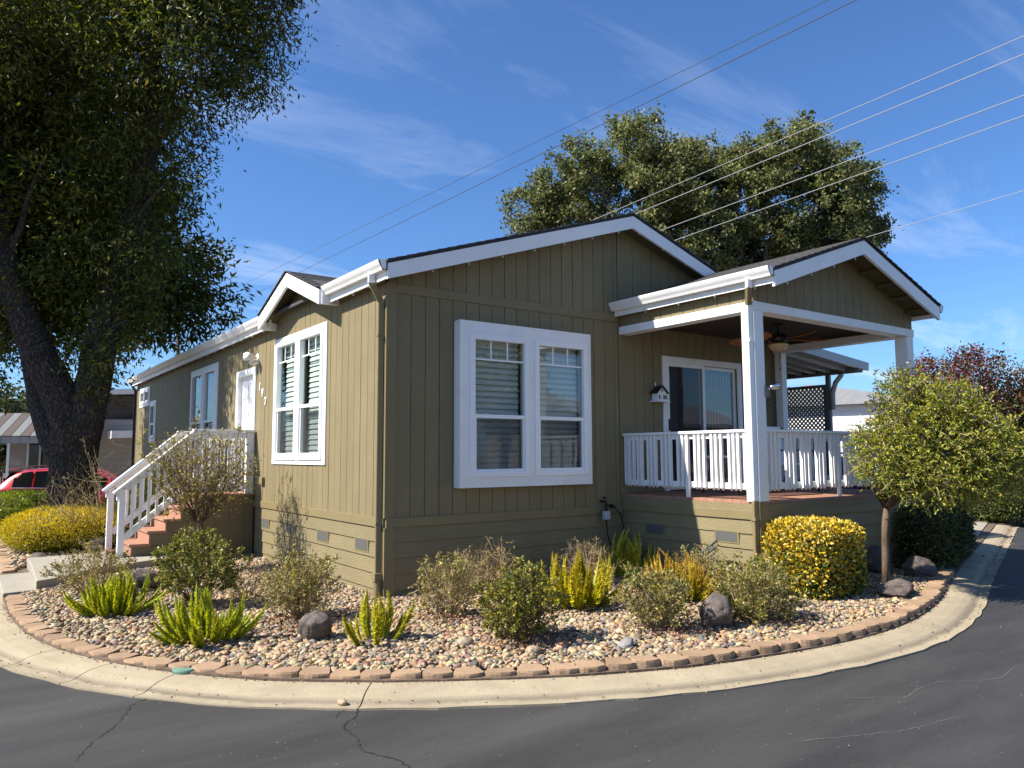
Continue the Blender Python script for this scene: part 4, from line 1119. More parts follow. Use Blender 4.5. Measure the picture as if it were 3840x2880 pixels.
for sg in (1, -1):
    c0 = -6.0
    while c0 < 6:
        # line z = sg*y + c0 clipped to the panel
        pts = []
        ya = max(L0, min(L1, (LZ0 - c0) / sg)); yb = max(L0, min(L1, (LZ1 - c0) / sg))
        za_, zb_ = sg * ya + c0, sg * yb + c0
        if abs(ya - yb) > .05 and LZ0 - .01 <= za_ <= LZ1 + .01 and LZ0 - .01 <= zb_ <= LZ1 + .01:
            m = MB(); m.bar((0.006 * sg, ya, za_), (0.006 * sg, yb, zb_), 0.007, 0.034, up=(0, -sg * .7, .7)); m.build('slat', 'lattice', lat)
        c0 += sp

# ---------------- entry stairs
stairs = empty('entry_stairs', (-1.1, 5.5, 0), 'wooden entry stairs with white railings, red-brown treads and olive side panels', 'stairs')
sx, sy = -1.1, 5.5
def sbx(name, x0, x1, y0, y1, z0, z1, mat, par=stairs, bevel=0.0):
    m = MB(); m.box(x0 - sx, x1 - sx, y0 - sy, y1 - sy, z0, z1); return m.build(name, mat, par, bevel=bevel)
YN, YF = 4.92, 6.16
LANDX = -0.98
steps = [(-2.10, 0.105), (-1.885, 0.285), (-1.64, 0.475), (-1.405, 0.65), (-1.185, 0.82)]
xs_ = [s[0] for s in steps] + [LANDX]
for i, (x0, zt) in enumerate(steps):
    x1 = xs_[i + 1]
    sbx('tread', x0 - .025, x1 + .02, YN - .03, YF, zt - .035, zt, 'deck', bevel=.004)
    sbx('riser', x0, x0 + .018, YN - .012, YF, (steps[i - 1][1] if i else 0.0) - (.0 if i else .06), zt - .036, 'deck')
    zb_ = steps[i - 1][1] if i else -.06
    sbx('side_panel', x0 + .019, x1 + .018, YN + .005, YN + .03, -0.06, zt - .036, 'olive_panel')
    sbx('stringer', x0 + .022, x1 + .10, YN - .012, YN + .004, max(0.0, zt - .21), zt - .037, 'olive_panel')
for k in range(9):
    x0 = -2.05 + k * .232
    if x0 > -.05: break
    zt = [s for s in steps if s[0] <= x0 + .01]; zt = zt[-1][1] if zt else .1
    if x0 > LANDX: zt = 1.0
    sbx('batten', x0, x0 + .008, YN + .001, YN + .006, -.05, zt - .16, 'groove')
sbx('riser', LANDX - .0, LANDX + .018, YN - .012, YF, steps[-1][1], 1.0, 'deck')
sbx('side_panel', LANDX + .019, -0.035, YN + .005, YN + .03, -0.06, 0.985, 'olive_panel')
for k in range(9):
    sbx('landing_board', LANDX - .02, -0.035, YN - .03 + k * .14, YN - .03 + k * .14 + .135, 0.99, 1.022, 'deck')
sbx('base_board', -2.08, -.04, YN - .02, YN + .002, -.06, .10, 'olive_panel')
def stair_rail(y, sgn):
    """sloped guard along one side; sgn = outward side (+1 towards +y)"""
    x_lo, x_hi = -2.04, -0.98
    zl, zh = 1.13, 2.03
    sl = (zh - zl) / (x_hi - x_lo)
    nw = sbx('railing', x_lo - .045, x_lo + .045, y - .045, y + .045, .105, zl + .02, 'white_wood', bevel=.004)
    def bar(name, xa, xb, dz, w, h):
        m = MB(); m.bar((xa - sx, y - sy, zl + (xa - x_lo) * sl + dz), (xb - sx, y - sy, zl + (xb - x_lo) * sl + dz), w, h); return m.build(name, 'white_wood', nw, bevel=.004)
    bar('cap_rail', x_lo - .12, x_hi, .05, .14, .04); bar('top_rail', x_lo + .046, x_hi, -.02, .04, .10); bar('bottom_rail', x_lo + .046, x_hi, -.78, .04, .10)
    m = MB(); m.tube([(x_lo - .10 - sx, y - sgn * .06 - sy, zl - .06), (x_hi - sx, y - sgn * .06 - sy, zl - .06 + (x_hi - x_lo + .1) * sl)], .02, 8); m.build('handrail', 'white_wood', nw, smooth=True)
    sbx('post_cap', x_lo - .075, x_lo - .046, y - .03, y + .03, zl - .16, zl - .06, 'white_wood', nw, .004)
    x = x_lo + .14
    while x < x_hi - .05:
        z = zl + (x - x_lo) * sl
        sbx('baluster', x - .02, x + .02, y + sgn * .021, y + sgn * .058, z - .83, z + .025, 'white_wood', nw); x += .118
    return nw
n1 = stair_rail(YN + .06, -1); n2 = stair_rail(YF - .06, 1)
def flat_rail(y, sgn):
    cp = sbx('railing', LANDX - .05, -0.04, y - .07, y + .07, 2.055, 2.095, 'white_wood', bevel=.004)
    sbx('post', LANDX - .02, LANDX + .09, y - .045, y + .045, .99, 2.054, 'white_wood', cp, .004)
    sbx('post', -.16, -.045, y - .045, y + .045, .99, 2.054, 'white_wood', cp, .004)
    sbx('top_rail', LANDX + .091, -.161, y - .02, y + .02, 1.95, 2.05, 'white_wood', cp); sbx('bottom_rail', LANDX + .091, -.161, y - .02, y + .02, 1.09, 1.17, 'white_wood', cp)
    x = LANDX + .17
    while x < -.2:
        sbx('baluster', x - .02, x + .02, y + sgn * .021, y + sgn * .058, 1.06, 2.03, 'white_wood', cp); x += .118
flat_rail(YN + .06, -1); flat_rail(YF - .06, 1)

# ---------------- things on the porch and walls
fan = empty('ceiling_fan', (5.80, -1.38, 3.60), 'dark bronze ceiling fan with red-brown blades and amber bowl under the porch ceiling', 'ceiling fan')
m = MB(); m.lathe([(0.0, 0), (.075, 0), (.07, -.03), (.03, -.06), (.016, -.07), (.016, -.14), (.04, -.15), (.12, -.17), (.135, -.22), (.13, -.26), (.07, -.29), (.06, -.31), (.0, -.31)], n=20); m.build('motor', 'dark_bronze', fan, smooth=True)
m = MB(); m.lathe([(.13, -.30), (.15, -.315), (.15, -.33), (.135, -.36), (.10, -.395), (.05, -.415), (.012, -.42), (.01, -.44), (0, -.44)], n=20); m.build('light_bowl', 'fanglass', fan, smooth=True)
for k in range(5):
    a = R(-32 + 72 * k); m = MB(); ca, sa = math.cos(a), math.sin(a)
    out = []; 
    for t, hw in ((.22, .035), (.30, .075), (.42, .10), (.55, .105), (.65, .085), (.72, .045), (.735, .0)):
        out.append((t, hw))
    poly = [(t, hw) for t, hw in out] + [(t, -hw) for t, hw in out[-2::-1]]
    m.prism([(ca * t - sa * q, sa * t + ca * q, -.235 + q * .42) for t, q in poly], (0, 0, .008)); b_ = fix(m.build('blade', 'fanwood', fan))
    m = MB(); m.bar((ca * .1, sa * .1, -.24), (ca * .28, sa * .28, -.242), .04, .012); m.build('blade_iron', 'dark_bronze', b_)
m = MB(); m.tube([(.04, .02, -.43), (.045, .02, -.66)], .003, 5); m.tube([(-.02, -.03, -.43), (-.02, -.03, -.55)], .003, 5); m.tube([(.045, .02, -.66), (.045, .02, -.70)], .009, 6); m.build('pull_chain', 'dark_bronze', fan)

bh = empty('birdhouse', (4.56, -0.09, 2.45), 'small weathered white cottage birdhouse hanging on the olive porch wall', 'birdhouse')
m = MB(); m.prism([(-.09, -.07, .02), (.13, -.07, .02), (.13, -.07, .16), (.02, -.07, .26), (-.09, -.07, .16)], (0, .14, 0)); fix(m.build('body', 'white_wood', bh))
m = MB(); m.prism([(-.13, -.1, .145), (.02, -.1, .275), (.02, -.1, .295), (-.145, -.1, .15)], (0, .2, 0)); m.prism([(.17, -.1, .145), (.02, -.1, .275), (.02, -.1, .295), (.185, -.1, .15)], (0, .2, 0)); fix(m.build('roof', 'dark_bronze', bh))
m = MB(); m.box(-.15, .19, -.11, .08, 0, .018); m.build('base', 'white_wood', bh)
m = MB(); m.lathe([(0, 0), (.02, 0), (.02, .004), (0, .004)], n=12); hole = m.build('entrance_hole', 'black', bh); hole.location = (.02, -.071, .205); hole.rotation_euler = (R(90), 0, 0)
for x in (-.06, .05, .10):
    m = MB(); m.box(x, x + .03, -.074, -.071, .05, .12); m.build('window', 'dark', bh)
m = MB(); m.tube([(.02, .09, .26), (.02, .09, .36)], .012, 6); m.build('hanger', 'white_wood', bh); bh.scale = (.86, .86, .86)

art = empty('wall_art', (7.05, -0.03, 2.64), 'dark round metal sunburst hanging on the wall beside the sliding door', 'wall art')
for k in range(48):
    a = 2 * math.pi * k / 48; r_ = .34 + .05 * (k % 2); m = MB(); m.bar((.05 * math.cos(a), 0, .05 * math.sin(a)), (r_ * math.cos(a), -.01, r_ * math.sin(a)), .008, .014, up=(0, 1, 0)); m.build('ray', 'dark_bronze', art)
m = MB(); m.lathe([(0, 0), (.06, 0), (.06, .02), (0, .02)], n=16); o = m.build('centre', 'dark_bronze', art); o.rotation_euler = (R(90), 0, 0)

sl_ = empty('motion_light', (4.01, -2.43, 2.45), 'small silver spotlight clamped to the shaded side of the porch corner post', 'light')
m = MB(); m.box(-.035, .035, -.015, .008, -.09, .04); m.build('mount', 'alum_grey', sl_, bevel=.005)
m = MB(); m.tube([(0, -.01, 0), (.03, -.05, .02)], .014, 8); m.tube([(.0, -.05, .015), (.05, -.065, .03), (.095, -.08, .045), (.11, -.085, .05)], [.022, .034, .042, .044], 12); m.build('lamp_head', 'chrome', sl_, smooth=True)

chair = empty('patio_chair', (6.15, -1.25, DZ), 'white patio chair with black frame behind the porch front railing', 'chair')
for x in (-.28, .28):
    m = MB(); m.tube([(x, -.30, 0), (x, -.28, .42), (x, -.22, .62), (x, .25, .64), (x, .30, .98)], .014, 6); m.build('side_frame', 'black', chair, smooth=True)
    m = MB(); m.tube([(x, .33, 0), (x, .22, .42), (x, .25, .64)], .014, 6); m.build('leg', 'black', chair, smooth=True)
m = MB(); m.box(-.27, .27, -.27, .24, .41, .44); m.build('seat', 'vinyl', chair, bevel=.01)
m = MB(); m.quadbox([(-.27, .22, .44), (.27, .22, .44), (.27, .25, .44), (-.27, .25, .44), (-.27, .33, 1.0), (.27, .33, 1.0), (.27, .355, 1.0), (-.27, .355, 1.0)]); m.build('backrest', 'vinyl', chair)
mat_ = MB(); mat_.box(4.9, 5.9, -1.95, -1.25, DZ + .003, DZ + .012); tag(mat_.build('door_mat', 'rug'), 'dark woven mat lying on the red-brown porch deck', 'mat')
tb_ = empty('patio_table', (5.15, -.75, DZ), 'low white patio table on the porch deck by the sliding door', 'table')
m = MB(); m.lathe([(0, .52), (.33, .52), (.34, .535), (.33, .55), (0, .55)], n=22); m.build('top', 'vinyl', tb_)
for k in range(4):
    a = R(45 + 90 * k); m = MB(); m.tube([(math.cos(a) * .26, math.sin(a) * .26, 0), (math.cos(a) * .2, math.sin(a) * .2, .52)], .016, 6); m.build('leg', 'black', tb_)

bib = empty('hose_tap', (3.40, -0.03, 0.98), 'outdoor tap with grey watering timer and dark hoses on the shaded wall', 'tap')
m = MB(); m.tube([(0, .0, 0), (0, -.09, 0), (0, -.11, -.06), (-.01, -.11, -.13)], .018, 8); m.tube([(0, -.08, -.05), (.09, -.10, -.06)], .018, 8); m.build('tap_body', 'dark_bronze', bib, smooth=True)
m = MB(); m.lathe([(0, .05), (.03, .05), (.034, .06), (.03, .07), (0, .07)], (0, -.07, 0), 10); m.tube([(0, -.07, 0), (0, -.07, .05)], .008, 6); m.build('tap_handle', 'dark_bronze', bib)
m = MB(); m.box(-.06, .045, -.145, -.075, -.25, -.13); m.build('timer', 'timer', bib, bevel=.012)
m = MB(); m.tube([(.09, -.1, -.06), (.14, -.12, -.075)], [.035, .03], 10); m.build('splitter_knob', 'black', bib)
m = MB(); m.tube([(-.01, -.11, -.25), (.0, -.12, -.45), (.06, -.16, -.75), (.12, -.3, -.98)], .011, 7); m.build('hose', 'black', bib, smooth=True)
m = MB(); m.tube([(.14, -.12, -.08), (.22, -.14, -.16), (.28, -.16, -.34), (.28, -.22, -.7), (.2, -.3, -.97)], .011, 7); m.build('hose', 'black', bib, smooth=True)
hc = empty('garden_hose', (3.45, -1.75, 0.02), 'loose coil of dark grey garden hose lying against the sunlit porch skirt', 'hose')
m = MB(); pts = []
for k in range(70):
    a = k * .28; r_ = .26 + .03 * math.sin(k * .5); pts.append((r_ * math.cos(a) * .55, r_ * math.sin(a), .24 + .2 * math.cos(a + 1.2) + .002 * k))
m.tube(pts, .012, 7); m.build('coil', 'hose', hc, smooth=True)

# ================================================================== ROCKS AND PEBBLES
def rock(loc, size, seed, label, squash=(1, 1, .8), sub=4):
    v, f = ico(sub); rs = np.random.default_rng(seed)
    off = Vector(rs.uniform(-50, 50, 3))
    V = v.copy()
    cuts = unit(rs.normal(size=(9, 3))); dist = rs.uniform(.62, .95, 9)
    for c_, d_ in zip(cuts, dist):
        q = V @ c_; ex = np.maximum(q - d_, 0); V -= ex[:, None] * c_ * .85
    dn = np.array([mnoise.fractal(Vector(p) * 2.2 + off, 1.0, 2.0, 4) for p in v]) * .10 + np.array([mnoise.noise(Vector(p) * 11 + off) for p in v]) * .035
    V = V * (1 + dn[:, None]) * np.array(squash) * np.array(size) / 2
    V[:, 2] -= V[:, 2].min() + size[2] * .12
    me = np_mesh('rock', V, f)
    o = mesh_obj('rock', me, 'rock', None, smooth=True); o.location = loc; o.rotation_euler = (0, 0, rs.uniform(0, 6))
    return tag(o, label, 'rock')
rock((-1.40, -1.46, 0.0), (.34, .30, .36), 3, 'dark lava rock on the pebbles beside the small green foxtail fern')
rock((1.90, -3.26, 0.0), (.40, .38, .46), 5, 'biggest upright lava rock, between two low shrubs near the kerb')
rock((-2.10, 2.44, 0.0), (.55, .42, .36), 9, 'brown boulder behind the leftmost foxtail fern')
rock((6.30, -2.45, 0.0), (.46, .40, .55), 11, 'tall dark boulder just behind the flowering tree trunk')
rock((6.45, -2.96, 0.0), (.46, .36, .40), 13, 'rounded boulder between the flowering tree and the dark hedge')
rock((4.78, -3.52, 0.0), (.44, .32, .32), 15, 'low angular boulder in front of the flowering tree trunk')
rock((5.02, -3.42, 0.0), (.40, .34, .24), 16, 'flat tan boulder touching the angular one below the flowering tree')
rock((5.25, -2.75, 0.0), (.30, .28, .30), 17, 'small boulder at the right foot of the yellow cube hedge')
rock((-2.14, 6.52, 0.0), (.40, .36, .42), 19, 'grey boulder at the far side of the entry stairs foot')
rock((-3.05, 5.95, 0.0), (.50, .30, .22), 21, 'low dark lava rock at the concrete walk by the yellow hedge')

def stones(name, P, S, colr, sub, mat='pebble'):
    v, f = ico(sub); n = len(P); k = len(v)
    # random rotations, mostly lying flat
    a = RNG.uniform(0, 2 * np.pi, n); tx = RNG.normal(scale=.32, size=n); ty = RNG.normal(scale=.32, size=n)
    V = np.repeat(v[None], n, 0)
    lump = 1 + RNG.normal(scale=.085, size=(n, k, 1)); V = V * lump
    V = V * S[:, None, :]
    ca, sa = np.cos(tx), np.sin(tx)
    y = V[..., 1] * ca[:, None] - V[..., 2] * sa[:, None]; z = V[..., 1] * sa[:, None] + V[..., 2] * ca[:, None]; V[..., 1] = y; V[..., 2] = z
    ca, sa = np.cos(ty), np.sin(ty)
    x = V[..., 0] * ca[:, None] + V[..., 2] * sa[:, None]; z = -V[..., 0] * sa[:, None] + V[..., 2] * ca[:, None]; V[..., 0] = x; V[..., 2] = z
    ca, sa = np.cos(a), np.sin(a)
    x = V[..., 0] * ca[:, None] - V[..., 1] * sa[:, None]; y = V[..., 0] * sa[:, None] + V[..., 1] * ca[:, None]; V[..., 0] = x; V[..., 1] = y
    V = V + P[:, None, :]
    F = (np.arange(n)[:, None, None] * k + f[None]).reshape(-1, 3)
    return np_mesh(name, V.reshape(-1, 3), F, np.repeat(colr, k, 0))
PEB = [(.43, .325, .215), (.37, .29, .20), (.47, .375, .265), (.32, .245, .17), (.245, .21, .175), (.19, .185, .18), (.145, .15, .16), (.38, .225, .115), (.42, .28, .155), (.44, .365, .27), (.27, .175, .125), (.21, .155, .12)]
PW = [6, 6, 4, 5, 3.2, 2.2, 1.3, 1.5, 2.6, 1.8, 1.6, 2.4]
inner = back - nr * 0.185
def bed_pts(x0, x1, y0, y1, step, jit):
    gx, gy = np.meshgrid(np.arange(x0, x1, step), np.arange(y0, y1, step))
    P = np.stack([gx.ravel(), gy.ravel()], 1); P += RNG.uniform(-jit, jit, P.shape); return P
bedpoly = [tuple(p) for p in inner[(inner[:, 1] < 30) & (inner[:, 0] < 9.0)][::3]] + [(8.8, -0.1), (7.8, -0.1), (7.8, 30), (-3.3, 30)]
def bed_ok(P):
    ok = inside_poly(P, bedpoly)
    ok &= ~((P[:, 0] > 0.0) & (P[:, 1] > 0.0))                                  # house
    ok &= ~((P[:, 0] > 3.82) & (P[:, 0] < 7.78) & (P[:, 1] > PY - .02))         # porch
    ok &= ~((P[:, 0] > -2.1) & (P[:, 1] > YN - .01) & (P[:, 1] < YF + .02))     # stairs
    ok &= ~inside_poly(P, [(-3.65, 2.96), (-3.24, 3.03), (-3.25, 3.10), (-2.95, 3.30), (-2.5, 3.88), (-1.2, 4.6), (-1.2, 6.0), (-3.2, 5.78), (-3.65, 4.75)])
    return ok
Pa = bed_pts(-3.9, 9, -4.4, 4.9, .0320, .014); Pa = Pa[bed_ok(Pa)]
Pb = bed_pts(-3.9, 0, 4.9, 18, .055, .022); Pb = Pb[bed_ok(Pb)]
def dist_cam(P): return np.linalg.norm(P - CAMXY, axis=1)
def make_pebbles(P, name, sub, smin, smax, label):
    n = len(P)
    a = RNG.gamma(6, .16, n); a = np.clip(a, .6, 1.9)[:, None] * (smin + (smax - smin) * .34)
    S = a * np.stack([RNG.uniform(.9, 1.45, n), RNG.uniform(.75, 1.0, n), RNG.uniform(.45, .75, n)], 1)
    z = -0.022 + RNG.uniform(0, .03, n) + .010 * np.sin(P[:, 0] * 2.1) * np.cos(P[:, 1] * 1.7)
    P3 = np.column_stack([P, z]); C_ = pick(PEB, n, .2, PW) * np.array([1.0, .96, .86])
    return tag(mesh_obj(name, stones(name, P3, S, C_, sub), 'pebble', None, smooth=True), label, 'pebbles', kind='stuff')
near = dist_cam(Pa) < 8.0
make_pebbles(Pa[near], 'pebbles', 2, .017, .029, 'mixed tan and grey river pebbles covering the front of the bed')
make_pebbles(Pa[~near], 'pebbles', 1, .017, .029, 'mixed tan and grey river pebbles around the house walls and porch')
make_pebbles(Pb, 'pebbles', 1, .028, .042, 'pale river pebbles around the hedges left of the stairs')
# a few larger cobbles lying on top
for i, (x, y, s, lb) in enumerate(((-0.42, -2.45, .07, 'pale oblong cobble right of the smallest foxtail fern'), (0.62, -3.35, .075, 'rounded grey cobble by the edging blocks in front of the dark green shrub'), (-0.12, -3.02, .06, 'long tan cobble on the pebbles near the middle of the bed'), (-1.80, -3.0, .03, 'single tan pebble lying out on the concrete kerb'))):
    zz = .016 if i < 3 else -.088
    me = stones('cobble', np.array([[x, y, zz]]), np.array([[s * 1.25, s * .85, s * .65]]), np.array([[(.34, .28, .20), (.22, .21, .20), (.34, .26, .17), (.34, .26, .17)][i]]), 3)
    tag(mesh_obj('cobble', me, 'pebble', None, smooth=True), lb, 'stone')
def lid(x, y, rz, label, zz):
    m = MB(); m.lathe([(0, -.02), (.115, -.02), (.12, 0), (.115, .012), (.05, .016), (.045, .012), (0, .012)], n=24)
    o = m.build('valve_lid', 'lid'); o.location = (x, y, zz); o.scale = (.8, .6, 1); o.rotation_euler = (0, 0, rz); tag(o, label, 'lid')
lid(3.32, -4.12, .1, 'round green valve box lid beside the edging blocks at the right', -.02); lid(-2.56, -1.66, -.9, 'round green valve box lid set between edging blocks at the left', -.035)

# ================================================================== PLANTS
def add_litter(name, x, y, r, n, label):
    a = RNG.uniform(0, 6.28, n); q = np.sqrt(RNG.random(n)) * r
    P = np.column_stack([x + q * np.cos(a), y + q * np.sin(a), RNG.uniform(.030, .060, n)])
    D = RNG.normal(size=(n, 3)); D[:, 2] *= .25
    o = leaves(name, P, D, RNG.uniform(.02, .04, n), .6, pick([(.20, .09, .05), (.28, .15, .08), (.14, .07, .05), (.34, .22, .12)], n, .2), 'litter', None)
    return o

def fern(loc, n, length, spread, seed, label, tips=(.30, .30, .05), warm=0.0, gname='foxtail ferns in the pebble bed', thick=.045, tilt=0.0, dense=1.0):
    rs = np.random.default_rng(seed)
    root = empty('foxtail_fern', loc, label, 'fern', gname)
    meshes = []
    for v in range(4):
        nn = int(640 * dense); t = np.sort(rs.random(nn)) ** .85
        bend = rs.uniform(.08, .55)
        axis = np.column_stack([bend * t ** 2, np.zeros(nn), t - .10 * t ** 2])
        rad = thick * (np.sin(np.pi * np.clip(t * .90 + .08, 0, 1)) ** .55) * (1 - .55 * t ** 4) / length
        an = rs.uniform(0, 6.283, nn)
        D = np.column_stack([np.cos(an), np.sin(an), rs.uniform(.75, 1.7, nn)])
        D = unit(D)
        P = axis
        size = rad * rs.uniform(.8, 1.4, nn)
        base = np.array([(.46, .475, .026), (.57, .55, .035), (.37, .41, .024), (.64, .58, .06)])[rs.integers(0, 4, nn)]
        base = base * (np.array([.93, .97, 1.0]) if warm == 0 else 1.0)
        wf = np.clip(warm * (t * 1.3 - .2) + rs.normal(scale=.05, size=nn), 0, 1)[:, None]
        cc = base * (1 - wf) + np.array([.56, .32, .06]) * wf
        hi = np.clip(t - .35, 0, 1)[:, None] * .7
        cc = cc * (1 - hi) + cc * np.array(tips) * hi * 4.0 * .9 if False else cc * (1 + .25 * hi)
        cc *= (1 + rs.normal(scale=.22, size=(nn, 1))) * (.78 + .16 * v)
        st = unit(np.cross(D, rs.normal(size=(nn, 3)))); w_ = size * .22
        V = np.empty((nn, 3, 3)); V[:, 0] = P + st * w_[:, None]; V[:, 1] = P - st * w_[:, None]; V[:, 2] = P + D * size[:, None]
        # add stem
        F = np.arange(nn * 3).reshape(-1, 3)
        ts = np.linspace(0, 1, 8); sv = []; sf = []
        for i, q in enumerate(ts):
            c_ = np.array([bend * q ** 2, 0, q - .1 * q ** 2]); r_ = thick * .40 / length * (np.sin(np.pi * min(1, q * .9 + .08)) ** .6) * (1 - .5 * q ** 3)
            for k in range(5):
                aa = 1.2566 * k; sv.append(c_ + np.array([math.cos(aa), math.sin(aa), 0]) * r_)
        for i in range(7):
            for k in range(5):
                k2 = (k + 1) % 5; b0 = nn * 3
                sf += [(b0 + i * 5 + k, b0 + i * 5 + k2, b0 + (i + 1) * 5 + k2), (b0 + i * 5 + k, b0 + (i + 1) * 5 + k2, b0 + (i + 1) * 5 + k)]
        Vall = np.vstack([V.reshape(-1, 3), np.array(sv)]); Fall = np.vstack([F, np.array(sf)])
        Call = np.vstack([np.repeat(np.clip(cc, .01, .9), 3, 0), np.repeat(np.column_stack([.24 + .16 * warm * ts, .30 - .10 * warm * ts, .03 + 0 * ts]), 5, 0)])
        me = np_mesh('plume', Vall, Fall, Call); me.materials.append(M['leaf']); meshes.append(me)
    for i in range(n):
        o = bpy.data.objects.new('plume', meshes[int(rs.integers(0, 4))]); col.objects.link(o); o.parent = root
        a = rs.uniform(0, 6.283); q = math.sqrt(rs.random())
        lean = spread * q
        L = length * rs.uniform(.55, 1.12) * (1 - .08 * q)
        o.location = (.17 * q * math.cos(a), .17 * q * math.sin(a), -.03)
        o.rotation_euler = Vector((math.cos(a) * math.sin(lean) + tilt * .8, math.sin(a) * math.sin(lean) - tilt * .5, math.cos(lean))).to_track_quat('Z', 'Y').to_euler()
        # roll so the bend curves upward
        up = Matrix.Rotation(a + math.pi, 4, 'Z') @ Matrix.Rotation(-lean * .9, 4, 'Y')
        o.rotation_euler = (Matrix.Rotation(a, 4, 'Z') @ Matrix.Rotation(lean, 4, 'Y') @ Matrix.Rotation(math.pi, 4, 'Z')).to_euler()
        o.scale = (L, L, L)
    return root
fern((-2.66, 0.95, 0), 72, .52, R(76), 1, 'leftmost foxtail fern, bright green plumes in front of the bare shrub by the walk')
fern((-2.20, -0.86, 0), 82, .54, R(74), 2, 'full bright green foxtail fern nearest the kerb left of the lava rock')
fern((-1.00, -1.84, 0), 24, .48, R(54), 3, 'smallest foxtail fern, thin pale plumes in front of the corner downspout', warm=.25)
fern((1.50, -1.72, 0), 66, .66, R(66), 4, 'largest foxtail fern, thick yellow-green plumes before the shaded wall', warm=.42, thick=.058)
fern((2.70, -2.12, 0), 62, .58, R(68), 5, 'rusty orange-tipped foxtail fern beside the biggest lava rock', warm=.85, thick=.046)
fern((3.36, -0.62, 0), 34, .66, R(46), 6, 'shaded foxtail fern in the corner below the outdoor tap', warm=.35, thick=.055)

def shrub(name, loc, w, h, stems, nleaf, lsize, pal, seed, label, cat='shrub', twig='twig', lift=.0, mat='leaf_dry', trunk=None, levels=2, lw=.55, weights=None, group=None, tr=.004, spiky=.12, outer=1.0):
    """branching shrub: skeleton of twigs inside an ellipsoid, leaves along the outer twigs"""
    rs = np.random.default_rng(seed); root = empty(name, loc, label, cat, group)
    segs = []; tips = []
    cz = lift + (h - lift) / 2; rad = np.array([w / 2, w / 2, (h - lift) / 2])
    def grow(p, d, L, r, lev):
        n = 4; pts = [p]; rr = [r]; cur = p.copy(); dd = d.copy()
        for i in range(n):
            dd = unit(dd + rs.normal(scale=.20, size=3) + np.array([0, 0, .05])); cur = cur + dd * L / n
            e = (cur - np.array([0, 0, cz])) / rad
            if np.linalg.norm(e) > 1.0 + rs.uniform(-.15, spiky) and i > 0: break
            pts.append(cur.copy()); rr.append(r * (1 - .65 * (i + 1) / n))
        if len(pts) < 2: return
        segs.append((pts, rr))
        if lev >= levels - 1: tips.append((pts, lev))
        if lev < levels:
            for k in range(rs.integers(3, 6)):
                i = rs.integers(1, len(pts)); nd = unit(dd + rs.normal(scale=.75, size=3)); grow(pts[i], nd, L * rs.uniform(.4, .7), r * .55, lev + 1)
    z0 = np.array([0, 0, max(0, lift - .02)])
    for s in range(stems):
        a = rs.uniform(0, 6.283); q = rs.uniform(.1, 1.0)
        d = unit(np.array([math.cos(a) * q * w / max(h - lift, .2) * .95, math.sin(a) * q * w / max(h - lift, .2) * .95, 1.0]))
        b = z0 + np.array([math.cos(a), math.sin(a), 0]) * .04
        grow(b, d, (h - lift) * rs.uniform(.65, 1.1) / max(.55, d[2]), tr * 1.5, 0)
    m = MB()
    for pts, rr in segs: m.tube(pts, rr, 3, cap=False)
    if trunk:
        for k in range(trunk[1]):
            a = rs.uniform(0, 6.28); m.tube([(.03 * math.cos(a), .03 * math.sin(a), -.03), (.05 * math.cos(a + .5), .05 * math.sin(a + .5), lift * .5), (.02 * math.cos(a), .02 * math.sin(a), lift), (.10 * math.cos(a), .10 * math.sin(a), lift + .2)], [trunk[0], trunk[0] * .8, trunk[0] * .75, trunk[0] * .4], 6)
    m.build('branches', twig, root)
    if nleaf:
        ii = rs.integers(0, len(tips), nleaf); P = np.empty((nleaf, 3)); D = np.empty((nleaf, 3))
        for j, i in enumerate(ii):
            pts = tips[i][0]; k = rs.integers(0, len(pts) - 1); t = rs.random(); P[j] = pts[k] * (1 - t) + pts[k + 1] * t; D[j] = pts[k + 1] - pts[k]
        D = unit(D) + rs.normal(scale=.7, size=(nleaf, 3)); P += rs.normal(scale=.008, size=P.shape)
        leaves('foliage', P, D, rs.uniform(.7, 1.35, nleaf) * lsize, lw, pick(pal, nleaf, .2, weights), mat, root, fold=.2)
    return root
OLV = [(.21, .20, .05), (.29, .255, .065), (.37, .30, .09), (.15, .155, .045), (.44, .35, .11)]
DRY = [(.36, .27, .10), (.44, .34, .14), (.26, .21, .07), (.32, .22, .08)]
GRN = [(.155, .185, .035), (.225, .24, .045), (.10, .13, .028), (.32, .29, .06), (.40, .34, .08)]
shrub('bare_shrub', (-2.76, 2.32, 0), .85, .60, 34, 2600, .028, OLV, 31, 'twiggy half-bare shrub beside the concrete walk', tr=.0035)
shrub('leafy_shrub', (-1.88, .80, 0), .86, .80, 34, 9000, .032, GRN, 32, 'rounded leafy green shrub in front of the stairs side panel', mat='leaf', twig='twig_dark')
shrub('dry_shrub', (-1.20, -.55, 0), .84, .62, 46, 4600, .026, OLV, 33, 'brown twiggy shrub behind the lava rock with a green sprig growing through', tr=.0035)
fern((-1.22, -.40, .16), 14, .46, R(24), 7, 'upright green foxtail fern growing up through the brown twiggy shrub', thick=.042)
shrub('dry_shrub', (-1.28, 1.05, 0), .52, .34, 18, 350, .022, DRY, 34, 'small dry low shrub on the pebbles near the sunlit side wall', tr=.003)
shrub('dry_shrub', (0.05, -1.38, 0), .68, .62, 40, 2800, .027, OLV, 35, 'sparse twiggy shrub right of the house corner')
shrub('dry_shrub', (1.05, -.62, 0), .74, .66, 30, 700, .022, DRY, 36, 'bare dry shrub close to the shaded wall below the boxed window')
shrub('leafy_shrub', (0.02, -2.62, 0), .72, .66, 38, 9500, .030, [(.15, .165, .03), (.21, .21, .04), (.10, .115, .025), (.30, .26, .05), (.40, .33, .06)], 37, 'dense dark green and gold shrub nearest the kerb in the middle', mat='leaf', twig='twig_dark')
